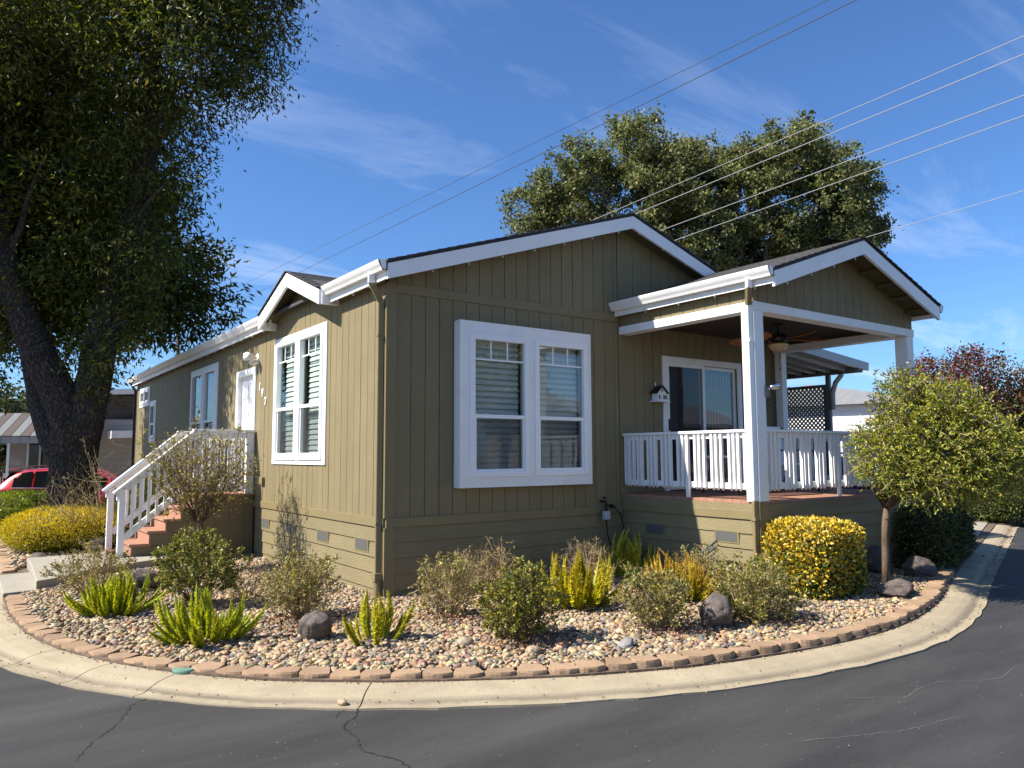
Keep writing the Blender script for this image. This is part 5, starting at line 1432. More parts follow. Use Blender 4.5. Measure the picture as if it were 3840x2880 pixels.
shrub('leafy_shrub', (1.32, -3.04, 0), .70, .58, 40, 6200, .027, OLV + [(.12, .16, .05)], 38, 'spreading olive shrub left of the biggest lava rock')
shrub('leafy_shrub', (2.42, -3.36, 0), .80, .60, 40, 7000, .029, GRN + OLV, 39, 'spreading green shrub right of the biggest lava rock', mat='leaf')
shrub('dry_shrub', (2.30, -.95, 0), .80, .62, 34, 240, .020, DRY, 40, 'leafless pale twigs rising behind the largest foxtail fern')
shrub('dry_shrub', (3.22, -1.98, 0), .66, .55, 26, 1300, .025, GRN, 41, 'straggly shrub against the sunlit porch skirt')
shrub('leafy_shrub', (3.12, -2.95, 0), .62, .46, 24, 2200, .026, GRN, 42, 'low shrub squeezed beside the yellow cube hedge')
x_, y_ = site(435, 12.0)
shrub('bare_small_tree', (x_, y_, 0), 1.42, 2.02, 60, 7600, .030, [(.34, .28, .08), (.42, .34, .09), (.26, .22, .07), (.50, .43, .08)], 43, 'small thin-leaved tree with slim trunks in front of the stair railing', 'small tree', twig='twig_dark', lift=.72, trunk=(.034, 3), levels=2, tr=.0048, spiky=.25)
shrub('climbing_rose', (-2.00, 7.05, 0), 1.9, 1.55, 26, 700, .032, GRN, 44, 'straggling bare rose bush behind the stair railing', tr=.005, spiky=.4)
for i, (x, y, r, n, lb) in enumerate(((-1.2, -.75, .42, 380, ''), (.05, -1.5, .4, 380, ''), (.05, -2.72, .42, 420, ''), (1.35, -3.15, .42, 420, ''), (2.45, -3.45, .42, 260, ''), (-2.2, -1.0, .24, 90, ''), (1.5, -1.85, .3, 150, ''), (2.6, -2.3, .4, 160, ''))):
    add_litter('leaf_litter', x, y, r, n, lb)
    tag(bpy.context.scene.collection.objects[-1], 'dry brown fallen leaves on the pebbles under the shrubs', 'leaves', 'leaf litter under the shrubs', 'stuff')

def superell(rs, n, rad, p, lo=.86, hi=1.03, top_only=False):
    """points near the surface of a rounded block"""
    d = unit(rs.normal(size=(n * 2, 3)))
    k = (np.abs(d) ** p).sum(1) ** (-1 / p)
    P = d * k[:, None]; keep = P[:, 2] > -.97; P = P[keep][:n]
    nrm = unit(np.sign(P) * np.abs(P) ** (p - 1) / np.array(rad))
    return P * rs.uniform(lo, hi, len(P))[:, None] * np.array(rad), nrm
def lumpf(P, sc, amp, off):
    return np.array([mnoise.noise(Vector(q) * sc + Vector((off, off * 1.7, 0))) for q in P]) * amp
def clipped(name, loc, rad, p, n, lsize, colf, seed, label, rz=0, mat='leaf', lw=.55, lump=.06, up=.3, cat='hedge', lo=.84):
    rs = np.random.default_rng(seed); root = empty(name, loc, label, cat, rz=rz)
    P, nrm = superell(rs, n, rad, p, lo)
    n = len(P); P = P * (1 + lumpf(P, 2.4, lump, seed) + lumpf(P, 7, lump * .5, seed + 9))[:, None]
    D = nrm * .9 + rs.normal(scale=.75, size=(n, 3)) + np.array([0, 0, up]); P[:, 2] += rad[2]
    leaves('foliage', P, D, lsize * rs.uniform(.7, 1.3, n), lw, colf(P, rs, rad), mat, root, fold=.3)
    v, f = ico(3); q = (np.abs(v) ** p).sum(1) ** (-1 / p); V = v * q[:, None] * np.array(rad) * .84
    V[:, 2] += rad[2]; me = np_mesh('dark_core', V, f); mesh_obj('dark_core', me, 'core', root, smooth=True)  # solid core, coloured dark for the shaded inside, blocks the view through
    return root
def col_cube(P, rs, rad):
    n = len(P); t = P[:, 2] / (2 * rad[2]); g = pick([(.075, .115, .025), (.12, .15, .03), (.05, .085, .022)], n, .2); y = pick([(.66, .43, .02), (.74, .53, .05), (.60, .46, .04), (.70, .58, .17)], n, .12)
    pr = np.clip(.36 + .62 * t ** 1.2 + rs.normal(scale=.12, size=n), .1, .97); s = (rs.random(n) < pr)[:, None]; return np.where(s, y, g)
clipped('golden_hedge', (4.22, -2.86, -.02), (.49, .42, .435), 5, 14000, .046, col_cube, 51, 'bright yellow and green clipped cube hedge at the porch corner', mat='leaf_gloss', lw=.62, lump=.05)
def col_dark(P, rs, rad):
    n = len(P); return pick([(.045, .06, .016), (.075, .085, .022), (.13, .12, .03), (.03, .045, .014), (.20, .17, .04)], n, .2)
clipped('clipped_hedge', (8.35, -2.05, -.03), (1.55, .62, .46), 6, 22000, .042, col_dark, 52, 'long dark green clipped hedge in shade behind the flowering tree', rz=R(16), mat='leaf_gloss', lw=.6)
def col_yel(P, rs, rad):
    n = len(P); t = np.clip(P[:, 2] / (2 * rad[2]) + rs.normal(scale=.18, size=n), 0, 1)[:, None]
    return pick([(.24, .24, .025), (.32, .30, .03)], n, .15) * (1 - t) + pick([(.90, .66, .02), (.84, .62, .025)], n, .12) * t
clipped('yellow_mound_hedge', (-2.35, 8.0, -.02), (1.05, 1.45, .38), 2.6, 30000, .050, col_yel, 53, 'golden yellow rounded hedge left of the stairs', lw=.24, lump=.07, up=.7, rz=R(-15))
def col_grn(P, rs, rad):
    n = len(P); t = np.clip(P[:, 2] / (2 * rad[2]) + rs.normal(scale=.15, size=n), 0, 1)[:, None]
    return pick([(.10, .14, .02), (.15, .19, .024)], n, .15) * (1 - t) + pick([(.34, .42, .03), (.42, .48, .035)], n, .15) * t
x_, y_ = site(58, 20.5)
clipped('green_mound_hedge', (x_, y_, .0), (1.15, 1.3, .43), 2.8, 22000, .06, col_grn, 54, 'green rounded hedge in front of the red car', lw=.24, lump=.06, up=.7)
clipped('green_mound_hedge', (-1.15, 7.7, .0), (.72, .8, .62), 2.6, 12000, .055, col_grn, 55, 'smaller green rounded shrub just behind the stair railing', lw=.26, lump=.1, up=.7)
def col_olive(P, rs, rad):
    return pick([(.07, .10, .025), (.11, .14, .03), (.16, .17, .04)], len(P), .2)
x_, y_ = site(2150, 23.0)
clipped('clipped_hedge', (x_, y_, 0), (1.5, .9, .5), 4, 8000, .07, col_olive, 56, 'green hedge beyond the driveway along the right-hand kerb', rz=R(18))
x_, y_ = site(2200, 40)
clipped('clipped_hedge', (x_, y_, 0), (2.6, 1.3, .75), 4, 8000, .10, col_olive, 57, 'far yellow-green hedge where the road meets the right edge', rz=R(18))

# ------------------------------------------------------------------ trees
def limb(m, pts, r0, r1, n=8, wob=.0, rs=None):
    P = resample(catmull(np.array(pts, float), 6), .35)
    k = len(P); rr = np.linspace(r0, r1, k)
    if rs is not None and wob: P[1:-1] += rs.normal(scale=wob, size=(k - 2, 3))
    m.tube(P, list(rr), n)
    return P
def blob_points(rs, blobs, n, clus, cr):
    """clumped points in a crown made of blobs (x,y,z,r,rz)"""
    B = np.array(blobs); vol = B[:, 3] ** 2.4; k = n // clus
    bi = rs.choice(len(B), size=k, p=vol / vol.sum())
    d = unit(rs.normal(size=(k, 3))); q = rs.random(k) ** .42
    cen = B[bi, :3] + d * (q * B[bi, 3])[:, None] * np.array([1, 1, 1.0]) * np.column_stack([np.ones(k), np.ones(k), B[bi, 4]])
    cc = np.repeat(cen, clus, 0); P = cc + rs.normal(scale=cr, size=cc.shape) * np.array([1, 1, .8])
    return P, cen, np.repeat(unit(cen - B[bi, :3] + 1e-4), clus, 0), np.repeat(np.arange(k), clus)

# big ash at the left
bx_, by_ = site(160, 17.0)
def tl(l, d, z): return np.array([bx_ + RGT[0] * l + FWD[0] * d, by_ + RGT[1] * l + FWD[1] * d, z])
def loc_(l, d, z): return tuple(np.array([RGT[0] * l + FWD[0] * d, RGT[1] * l + FWD[1] * d, z]))
rs = np.random.default_rng(61)
ash = empty('ash_tree', (bx_, by_, 0), 'huge dark ash tree with a thick furrowed trunk left of the house', 'tree')
m = MB()
def bark_tube(m, pts, rad, n=26, amp=.055, seed=0):
    P = resample(catmull(np.array(pts, float), 6), .09); k = len(P); rr = np.interp(np.linspace(0, 1, k), np.linspace(0, 1, len(rad)), rad)
    b = len(m.v); ref = np.array([.2, .1, .97])
    for i in range(k):
        d = unit(P[min(i + 1, k - 1)] - P[max(i - 1, 0)]); s = unit(np.cross(d, ref)); t = np.cross(d, s)
        for j in range(n):
            a = 2 * math.pi * j / n; q = Vector((math.cos(a) * 3.4, math.sin(a) * 3.4, P[i][2] * 1.5 + seed))
            f_ = 1 + amp * mnoise.noise(q) * 1.5 + amp * mnoise.noise(q * 3.1) + (amp * .9 if j % 2 else -amp * .4) * .6
            m.v.append(tuple(P[i] + (s * math.cos(a) + t * math.sin(a)) * rr[i] * f_))
    for i in range(k - 1):
        for j in range(n):
            j2 = (j + 1) % n; m.f.append((b + i * n + j, b + i * n + j2, b + (i + 1) * n + j2, b + (i + 1) * n + j))
bark_tube(m, [loc_(0, 0, -.1), loc_(0, 0, .7), loc_(-.02, 0, 1.5), loc_(.0, 0, 2.3)], [.52, .43, .40, .42], 48)
bark_tube(m, [loc_(.0, 0, 1.9), loc_(-.25, -.05, 2.7), loc_(-.8, -.2, 3.9), loc_(-1.35, -.3, 5.4), loc_(-1.8, -.3, 7.4), loc_(-2.0, 0, 9.5)], [.34, .30, .25, .21, .16, .08], 22, seed=3)
bark_tube(m, [loc_(-.1, 0, 1.4), loc_(-.62, .2, 2.3), loc_(-1.05, .4, 3.3), loc_(-1.5, .5, 4.8), loc_(-2.2, .6, 6.8)], [.30, .27, .23, .18, .1], 22, seed=7)
bark_tube(m, [loc_(.12, 0, 2.0), loc_(.25, .05, 3.0), loc_(.45, .1, 4.4), loc_(.85, .1, 6.0), loc_(1.1, .1, 7.6), loc_(1.2, 0, 9.8), loc_(1.5, 0, 12)], [.34, .30, .26, .22, .18, .14, .08], 22, seed=11)
fix(m.build('trunk', 'bark_deep', ash, smooth=True))
m = MB()
for a, b, r in (((1.1, .1, 7.4), (2.0, .3, 9.3), .09), ((1.15, 0, 8.0), (2.6, -.5, 9.8), .07), ((1.2, 0, 9), (.3, .8, 10.8), .07), ((-1.3, -.3, 5.4), (-.6, -.5, 7.4), .08), ((-1.8, -.3, 7.3), (-.9, .1, 9.2), .07), ((.8, .1, 5.9), (1.7, -.4, 6.9), .06), ((.6, .1, 5.0), (1.6, .3, 5.6), .05), ((-1.6, .5, 5), (-2.7, .3, 6.2), .06), ((.3, 0, 3.4), (1.0, -.2, 4.3), .04), ((1.3, 0, 10), (3.0, .2, 11.5), .07)):
    mid_ = (np.array(a) + np.array(b)) / 2 + np.array([0, 0, .2]); limb(m, [loc_(*a), loc_(*mid_), loc_(*b)], r, r * .35, 7, .03, rs)
m.build('branches', 'bark', ash, smooth=True)
AB = [(2.3, 0, 11.2, 1.6, 1), (1.0, .5, 13, 2.6, 1), (-2, .5, 12, 2.8, 1), (2.9, 0, 13.3, 1.6, 1), (3.5, 0, 11.7, .8, .8), (3.2, .1, 10.7, .9, .8), (-1, .3, 9.6, 2.2, 1), (1.5, -.2, 9.4, 1.7, 1), (2.9, .2, 9.6, .95, .7), (.6, .4, 7.6, 1.5, 1), (-2.7, .2, 8.5, 2.0, 1), (1.05, 0, 5.8, .85, .95), (-.6, .4, 6.2, 1.7, 1), (-2.7, .3, 6.1, 1.5, 1), (.7, .1, 4.5, .75, .9), (-1.9, .3, 4.3, .9, .8), (-.7, .5, 4.9, 1.1, 1), (1.45, .1, 5.2, .45, .8), (.35, -.25, 3.3, .5, 1), (.8, -.2, 3.7, .6, .8), (1.5, 0, 7.1, .45, .8), (-1.7, -.4, 3.2, .45, .9), (-4.2, .5, 10.5, 2.2, 1)]
AB += [(-1.0, 2.8, 6.6, 1.7, 1), (-2.2, 3.4, 10.5, 2.0, 1), (-2.4, 5.6, 9.2, 1.8, 1), (-1.6, 1.8, 5.0, 1.3, 1), (-1.2, 7.0, 6.5, 1.7, 1), (-1.4, -1.8, 9.6, 1.6, 1), (-3.0, 2.0, 6.4, 1.5, 1), (-3.2, 4.4, 8.0, 1.8, 1), (-3.4, 6.8, 8.6, 1.8, 1)]
blobs = [(*loc_(l, d, z), r, q) for l, d, z, r, q in AB]
BIG = [b for b, a in zip(blobs, AB) if a[1] > 1.5 or a[0] < -2.3]
BIG += [(*loc_(l, d, z), r, 1) for l, d, z, r in ((-2.7, -.6, 6.8, 1.4), (-3.7, -.3, 8.2, 1.8), (-4.6, 0, 9.6, 2.0), (-3.2, 1.5, 7.5, 1.8), (-4.4, 2.5, 9, 2.0), (-2.6, .6, 5.4, 1.2), (-3.4, 3.2, 6.6, 1.5), (-2.2, 5.5, 6.0, 1.5), (-2.4, 8.0, 6.8, 1.7))]  # extra big-leaved clumps, mostly out of view, added to shade the side wall
blobs = [b for b, a in zip(blobs, AB) if not (a[1] > 1.5 or a[0] < -2.3)]
P, cen, od, ci = blob_points(rs, blobs, 150000, 60, .225)
nfine = len(P)
P2, cen, od2, ci = blob_points(rs, BIG, 64000, 40, .28)
P = np.vstack([P, P2]); od = np.vstack([od, od2]); fine = np.arange(len(P)) < nfine
wp = P + np.array([bx_, by_, 0])
# leaves cut from the crown where their shadow would reach the sunlit wall or hedges
t_ = -wp[:, 0]; yw = wp[:, 1] - .34 * t_; zw = wp[:, 2] - 1.06 * t_
bad = (t_ > 0) & (yw < 4.95) & (zw > 0) & (zw < 4.3)
tg_ = (wp[:, 2] - .9) / 1.06; xs2 = wp[:, 0] + tg_; ys2 = wp[:, 1] - .34 * tg_
bad |= (xs2 > -3.8) & (xs2 < -.9) & (ys2 > 3.5) & (ys2 < 10.0) & (rs.random(len(P)) < .8)
P = P[~bad]; od = od[~bad]; fine = fine[~bad]
n = len(P)
D = od * .5 + rs.normal(scale=.7, size=(n, 3)) + np.array([0, 0, -.55])
leaves('crown', P, D, rs.uniform(.085, .165, n) * np.where(fine, 1.0, 1.9), .30, pick([(.075, .092, .018), (.095, .115, .022), (.05, .068, .016), (.155, .165, .03), (.22, .21, .035)], n, .2, [3, 3, 2, 2.5, 1.5]), 'leaf_tree', ash, fold=.15, curl=.15)

# oak behind the roof
ox, oy = site(1500, 36)
oak = empty('oak_tree', (ox, oy, -.3), 'broad oak tree with dense olive foliage rising behind the roof', 'tree')
k_ = .0219
OB = [(1165, 455, 1.5), (1230, 440, 1.9), (1300, 400, 2.2), (1365, 330, 1.7), (1390, 285, .8), (1350, 290, .7), (1420, 410, 2.6), (1530, 355, 1.6), (1560, 320, .75), (1500, 430, 2.3), (1600, 450, 2.8), (1690, 345, 1.3), (1740, 380, 1.9), (1790, 370, 1.3), (1760, 470, 2.7), (1855, 430, 1.35), (1850, 500, 1.8), (1500, 520, 2.8), (1650, 540, 2.8), (1400, 500, 2.4), (1220, 490, 1.4), (1810, 555, 1.9), (1590, 360, 1.0), (1640, 400, 1.3), (1265, 350, .7), (1460, 385, 1.6), (1500, 355, 1.2), (1625, 375, 1.5), (1655, 355, 1.1), (1470, 340, .8), (1720, 560, 2.2), (1560, 560, 2.5), (1880, 470, .9)]
rs = np.random.default_rng(62)
blobs = []
for vx, vy, r in OB:
    l = (vx - 1500) * k_; z = 1.95 + (988 - vy) * k_; d = rs.uniform(-1.5, 1.5); blobs.append((RGT[0] * l + FWD[0] * d, RGT[1] * l + FWD[1] * d, z, r, .85))
m = MB(); limb(m, [(0, 0, -.2), (.1, .2, 3), (0, 0, 5.5)], .6, .45, 14)
for i, b in enumerate(blobs):
    if i % 2 == 0 or b[3] > 2: limb(m, [(0, 0, 5 + rs.uniform(-1.2, .3)), (b[0] * .35, b[1] * .35, 6.5 + (b[2] - 7) * .2), (b[0] * .75, b[1] * .75, b[2] * .8), (b[0], b[1], b[2] + .2)], .22, .05, 7, .12, rs)
m.build('trunk', 'bark', oak, smooth=True)
sub = []
for b in blobs:
    for j in range(int(12 + b[3] * 9)):
        d_ = unit(rs.normal(size=3)); q = rs.uniform(.55, 1.02); r_ = min(b[3] * .34, .62) * rs.uniform(.65, 1.25); sub.append((b[0] + d_[0] * q * b[3], b[1] + d_[1] * q * b[3], b[2] + d_[2] * q * b[3] * .9, r_, .8))
P, cen, od, ci = blob_points(rs, sub, 150000, 45, .19); n = len(P)
D = od * .6 + rs.normal(scale=.8, size=(n, 3)); ctint = (1 + rs.normal(scale=.16, size=ci.max() + 1))[ci][:, None]
leaves('crown', P, D, rs.uniform(.12, .21, n), .6, pick([(.095, .112, .042), (.125, .138, .05), (.072, .088, .036), (.165, .165, .065), (.19, .155, .065)], n, .18, [3, 3, 2, 1.5, .4]) * ctint * 1.45, 'leaf_tree', oak, fold=.3)

# crape myrtle far right
cxm, cym = site(2105, 30)
crape = empty('crape_myrtle', (cxm, cym, -.3), 'red-topped crape myrtle tree beyond the flowering tree at the right', 'tree')
rs = np.random.default_rng(63); k_ = .0183; blobs = []
for vx, vy, r in ((2010, 805, .8), (2055, 800, .75), (2080, 785, .7), (2130, 800, .95), (2190, 825, .85), (2060, 860, 1.2), (2150, 880, 1.35), (2230, 860, 1.3), (2190, 935, 1.1), (2100, 930, 1.2), (2260, 820, .9), (2020, 850, .8)):
    l = (vx - 2105) * k_; z = 1.15 + (988 - vy) * k_; d = rs.uniform(-.8, .8); blobs.append((RGT[0] * l + FWD[0] * d, RGT[1] * l + FWD[1] * d, z, r, .95))
m = MB()
for b in blobs: limb(m, [(rs.uniform(-.15, .15), rs.uniform(-.15, .15), -.1), (b[0] * .3, b[1] * .3, 1.6), (b[0] * .8, b[1] * .8, b[2] - .3)], .09, .025, 6, .04, rs)
m.build('trunk', 'bark_brown', crape, smooth=True)
P, cen, od, ci = blob_points(rs, blobs, 30000, 26, .15); n = len(P)
top = np.clip((P[:, 2] - 3.1) / 1.6, 0, 1) * (rs.random(ci.max() + 1) < .75)[ci]
red = rs.random(n) < top * .6
cc = np.where(red[:, None], pick([(.24, .045, .06), (.28, .075, .085), (.18, .04, .05)], n, .2), pick([(.075, .075, .025), (.11, .085, .03), (.14, .075, .03), (.05, .06, .02)], n, .2))
leaves('crown', P, od * .5 + rs.normal(scale=.8, size=(n, 3)), rs.uniform(.07, .13, n), .6, cc, 'leaf', crape)

# purple-flowered standard by the porch
tx_, ty_ = 5.50, -3.02
std = empty('flowering_tree', (tx_, ty_, 0), 'small round-headed tree with yellow-green leaves and purple flowers beside the porch', 'tree')
rs = np.random.default_rng(64)
m = MB(); limb(m, [(0, 0, -.05), (.02, 0, .35), (.03, -.01, .75), (.06, -.02, 1.0)], .050, .042, 10)
SB = [(.65, 0, 1.80, .92, .82), (-.05, .1, 1.75, .62, .9), (1.25, 0, 1.72, .72, .78), (.25, 0, 2.25, .62, .85), (.85, .1, 2.30, .55, .8), (1.65, .0, 1.50, .45, .7), (.2, -.2, 1.35, .55, .8), (.9, -.1, 1.3, .6, .6), (-.30, .05, 1.6, .4, .9), (.1, .05, 2.6, .28, 1)]
blobs = [(*tuple(np.array([RGT[0] * l + FWD[0] * d, RGT[1] * l + FWD[1] * d, z])), r, q) for l, d, z, r, q in [(a_ * .77 - .02, b_ * .8 - .58, 1.70 + (c_ - 1.75) * .84, d_ * .84, e_) for a_, b_, c_, d_, e_ in SB]]
for b in blobs:
    for j in range(2): limb(m, [(.05, -.02, .95), (b[0] * .4 + rs.uniform(-.1, .1), b[1] * .4 + rs.uniform(-.1, .1), 1.25), (b[0] + rs.uniform(-.3, .3), b[1] + rs.uniform(-.3, .3), b[2])], .028, .008, 6, .02, rs)
fix(m.build('trunk', 'bark_brown', std, smooth=True))
B = np.array(blobs); nT = 5600; m = MB(); pts_l = []; dl = []
for i in range(nT):
    b = B[rs.choice(len(B), p=(B[:, 3] ** 2) / (B[:, 3] ** 2).sum())]; d = unit(rs.normal(size=3)); q = rs.random() ** .33
    p = b[:3] + d * q * b[3] * np.array([1, 1, b[4]]) * .88; L = rs.uniform(.10, .22); dd = unit(d + rs.normal(scale=.6, size=3)); e = p + dd * L
    if i % 2 == 0: m.tube([p, (p + e) / 2 + rs.normal(scale=.01, size=3), e], [.0035, .003, .0015], 3, cap=False)
    for j in range(11): t = rs.random(); pts_l.append(p + (e - p) * t); dl.append(dd + rs.normal(scale=.75, size=3))
for k in range(16):   # long outer shoots
    a = rs.uniform(-.6, 1.4); p = np.array([*(RGT * rs.uniform(.7, 1.3) - FWD * .58), rs.uniform(1.6, 2.2)]) if k < 9 else np.array([*(RGT * rs.uniform(-.3, .6) - FWD * .58), 2.32]); dd = unit(np.array([*(RGT * (1.0 if k < 9 else rs.uniform(-.4, .4))), rs.uniform(.1, .7) if k < 9 else 1.2])); e = p + dd * rs.uniform(.3, .5)
    m.tube([p, e], [.004, .002], 3, cap=False)
    for j in range(34): t = rs.random(); pts_l.append(p + (e - p) * t); dl.append(dd * .4 + rs.normal(scale=.8, size=3))
m.build('twigs', 'twig', std)
P = np.array(pts_l); D = np.array(dl); n = len(P)
leaves('crown', P, D, rs.uniform(.024, .044, n), .5, pick([(.29, .31, .04), (.37, .37, .045), (.20, .24, .035), (.45, .42, .055), (.14, .19, .04)], n, .18), 'leaf', std)
nf = 420; ii = rs.integers(0, n, nf * 4); cand = P[ii]; cand = cand[np.argsort(-(cand[:, 2] + rs.normal(scale=.5, size=len(cand))))][:nf]
Pf = np.repeat(cand, 5, 0) + rs.normal(scale=.012, size=(nf * 5, 3)); Df = rs.normal(size=(nf * 5, 3)) + np.array([0, 0, .5])
leaves('flowers', Pf, Df, rs.uniform(.018, .034, nf * 5), .75, pick([(.13, .06, .26), (.18, .09, .34), (.07, .03, .13)], nf * 5, .2), 'leaf', std)

# trees in the far distance
def far_tree(vx, dist, w, h, seed, label, pal, z0=-.3, n=7000, name='distant_tree'):
    rs = np.random.default_rng(seed); x, y = site(vx, dist); t = empty(name, (x, y, z0), label, 'tree')
    m = MB(); limb(m, [(0, 0, 0), (.1, 0, h * .3), (0, .1, h * .55)], .03 * h, .012 * h, 8); bl = []
    for k in range(9):
        a = rs.uniform(0, 6.28); q = rs.uniform(0, .6); b = (math.cos(a) * q * w / 2, math.sin(a) * q * w / 2, h * rs.uniform(.45, .82), w * rs.uniform(.17, .27), .9); bl.append(b); limb(m, [(0, 0, h * .3), (b[0] * .6, b[1] * .6, b[2] * .8), (b[0], b[1], b[2])], .012 * h, .004 * h, 5)
    m.build('trunk', 'bark', t); P, c_, od, ci = blob_points(rs, bl, n, 20, w * .04); k = len(P); ct = (1 + rs.normal(scale=.2, size=ci.max() + 1))[ci][:, None]
    leaves('crown', P, od * .5 + rs.normal(scale=.8, size=(k, 3)), rs.uniform(.022, .04, k) * w, .6, pick(pal, k, .2) * ct, 'leaf', t)
DK = [(.05, .065, .022), (.075, .085, .03), (.035, .05, .02)]
far_tree(-135, 53, 9, 12, 76, 'tall tree beyond the left edge, mirrored in the shaded side window', DK)
far_tree(2205, 85, 14, 6.5, 71, 'grey-green tree at the end of the road on the right edge', [(.11, .12, .07), (.14, .14, .08), (.08, .09, .05)])
far_tree(2165, 120, 18, 7.5, 72, 'low dark tree line far down the road at the right', DK)
far_tree(15, 44, 8, 5.2, 73, 'bushy green tree behind the striped awning at the left edge', DK + [(.12, .14, .05)])
far_tree(60, 60, 9, 6.5, 74, 'far dark tree between the awning and the ash trunk', DK)

# ================================================================== RED CAR AND NEIGHBOURS
def car(loc, rz, paint, label, scale=1.0):
    root = empty('parked_car', loc, label, 'car', rz=rz)
    # stations along the length (x: rear -2.3 .. nose 2.25): half width, sill z, belt z, roof z, roof half width
    ST = [(-2.30, .70, .48, .93, .95, .62), (-2.26, .80, .36, 1.00, 1.04, .66), (-2.10, .87, .30, 1.05, 1.22, .66), (-1.75, .91, .26, 1.06, 1.56, .63), (-1.30, .925, .25, 1.05, 1.645, .64), (-.5, .93, .25, 1.03, 1.68, .655), (.2, .93, .25, 1.01, 1.655, .655), (.55, .925, .25, 1.00, 1.58, .65), (1.0, .92, .25, .99, 1.28, .68), (1.32, .91, .26, .98, 1.06, .74), (1.8, .89, .28, .93, .965, .76), (2.12, .82, .30, .84, .87, .68), (2.28, .66, .40, .70, .73, .55)]
    def ring(s):
        x, hw, z0, zb, zr, rw = s
        half = [(0, z0), (hw * .80, z0), (hw * .97, z0 + .10), (hw, z0 + (zb - z0) * .55), (hw * .985, zb - .06), (hw * .95, zb), (rw + (hw * .95 - rw) * .35, zb + (zr - zb) * .62), (rw, zr - .05 * min(1, (zr - zb) * 3)), (rw * .8, zr), (0, zr + .012)]
        return [(x, y, z) for y, z in half] + [(x, -y, z) for y, z in half[-2:0:-1]]
    m = MB(); k = None
    for s in ST:
        r_ = ring(s); k = len(r_); m.v += r_
    for i in range(len(ST) - 1):
        for j in range(k): j2 = (j + 1) % k; m.f.append((i * k + j, i * k + j2, (i + 1) * k + j2, (i + 1) * k + j))
    m.f.append(tuple(range(k - 1, -1, -1))); m.f.append(tuple((len(ST) - 1) * k + j for j in range(k)))
    b = fix(m.build('body', paint, root, smooth=True)); md = b.modifiers.new('sub', 'SUBSURF'); md.levels = 2; md.render_levels = 2
    def at(x, t):      # point on the greenhouse side, t 0..1 from belt to roof
        for a, c_ in zip(ST[:-1], ST[1:]):
            if a[0] <= x <= c_[0]:
                f = (x - a[0]) / (c_[0] - a[0]); s = [p + (q - p) * f for p, q in zip(a, c_)]; break
        hw, zb, zr, rw = s[1], s[3], s[4], s[5]; y0, y1 = hw * .955, rw + (hw * .95 - rw) * .35
        if t < .62: q = t / .62; return y0 + (y1 - y0) * q, zb + (zr - zb) * t
        q = (t - .62) / .38; return y1 + (rw - y1) * q, zb + (zr - zb) * t
    for sy_ in (1, -1):
        for xa, xb, n_ in ((-1.72, -1.22, 'quarter_window'), (-1.16, -.22, 'side_window'), (-.14, .80, 'side_window')):
            m = MB(); q = []
            for x in np.linspace(xa, xb, 6):
                for t in (.06, .45, .84):
                    tt = t if not (n_ == 'quarter_window' and x < -1.6 and t > .5) else .60
                    y, z = at(x, tt); q.append((x, sy_ * (y + .012), z))
            m.v = q; m.f = [(i * 3 + j, (i + 1) * 3 + j, (i + 1) * 3 + j + 1, i * 3 + j + 1) for i in range(5) for j in range(2)]; m.build(n_, 'carglass', root, smooth=True)
        m = MB(); pts = [(x, sy_ * (at(x, .03)[0] + .016), at(x, .03)[1]) for x in np.linspace(-1.75, .85, 12)]; m.tube(pts, .012, 5); m.build('window_trim', 'chrome', root)
        m = MB(); m.bar((-.42, sy_ * .945, .90), (-.22, sy_ * .945, .905), .03, .028); m.build('door_handle', paint, root)
        m = MB(); m.bar((.55, sy_ * .945, .89), (.75, sy_ * .945, .885), .03, .028); m.build('door_handle', paint, root)
        m = MB(); m.quadbox([(-2.24, sy_ * .50, .84), (-1.98, sy_ * .925, .86), (-1.96, sy_ * .90, .86), (-2.20, sy_ * .5, .84), (-2.26, sy_ * .5, .97), (-2.0, sy_ * .915, .985), (-1.96, sy_ * .89, .985), (-2.2, sy_ * .5, .97)]); fix(m.build('taillight', 'tail', root, bevel=.01))
        m = MB(); m.quadbox([(2.12, sy_ * .50, .66), (1.98, sy_ * .86, .70), (1.9, sy_ * .84, .70), (2.0, sy_ * .5, .66), (2.10, sy_ * .5, .77), (1.95, sy_ * .85, .80), (1.9, sy_ * .84, .80), (2.0, sy_ * .5, .77)]); fix(m.build('headlight', 'chrome', root, bevel=.01))
        for x in (-1.38, 1.42):
            m = MB(); m.lathe([(0, -.11), (.25, -.11), (.335, -.10), (.35, -.06), (.35, .06), (.335, .10), (.25, .11), (0, .11)], n=28); w_ = m.build('wheel', 'rubber', root, smooth=True); w_.location = (x, sy_ * .82, .35); w_.rotation_euler = (R(90), 0, 0)
            m = MB(); m.lathe([(0, 0), (.24, 0), (.245, .012), (.2, .02), (0, .03)], n=24); rm = m.build('rim', 'chrome', w_); rm.location = (0, 0, -.125 * sy_)
        m = MB(); m.tube([(-1.5, sy_ * .58, 1.69), (-.9, sy_ * .6, 1.725), (.2, sy_ * .6, 1.70)], .018, 6); m.build('roof_rail', 'black', root)
    m = MB(); q = []
    for y in np.linspace(-.58, .58, 7):
        for x, z in ((-2.07, 1.16), (-1.92, 1.36), (-1.79, 1.51)): q.append((x - .035, y * (1.08 - .06 * (z - 1.1)), z + .02))
    m.v = q; m.f = [(i * 3 + j, i * 3 + j + 1, (i + 1) * 3 + j + 1, (i + 1) * 3 + j) for i in range(6) for j in range(2)]; m.build('rear_window', 'carglass', root, smooth=True)
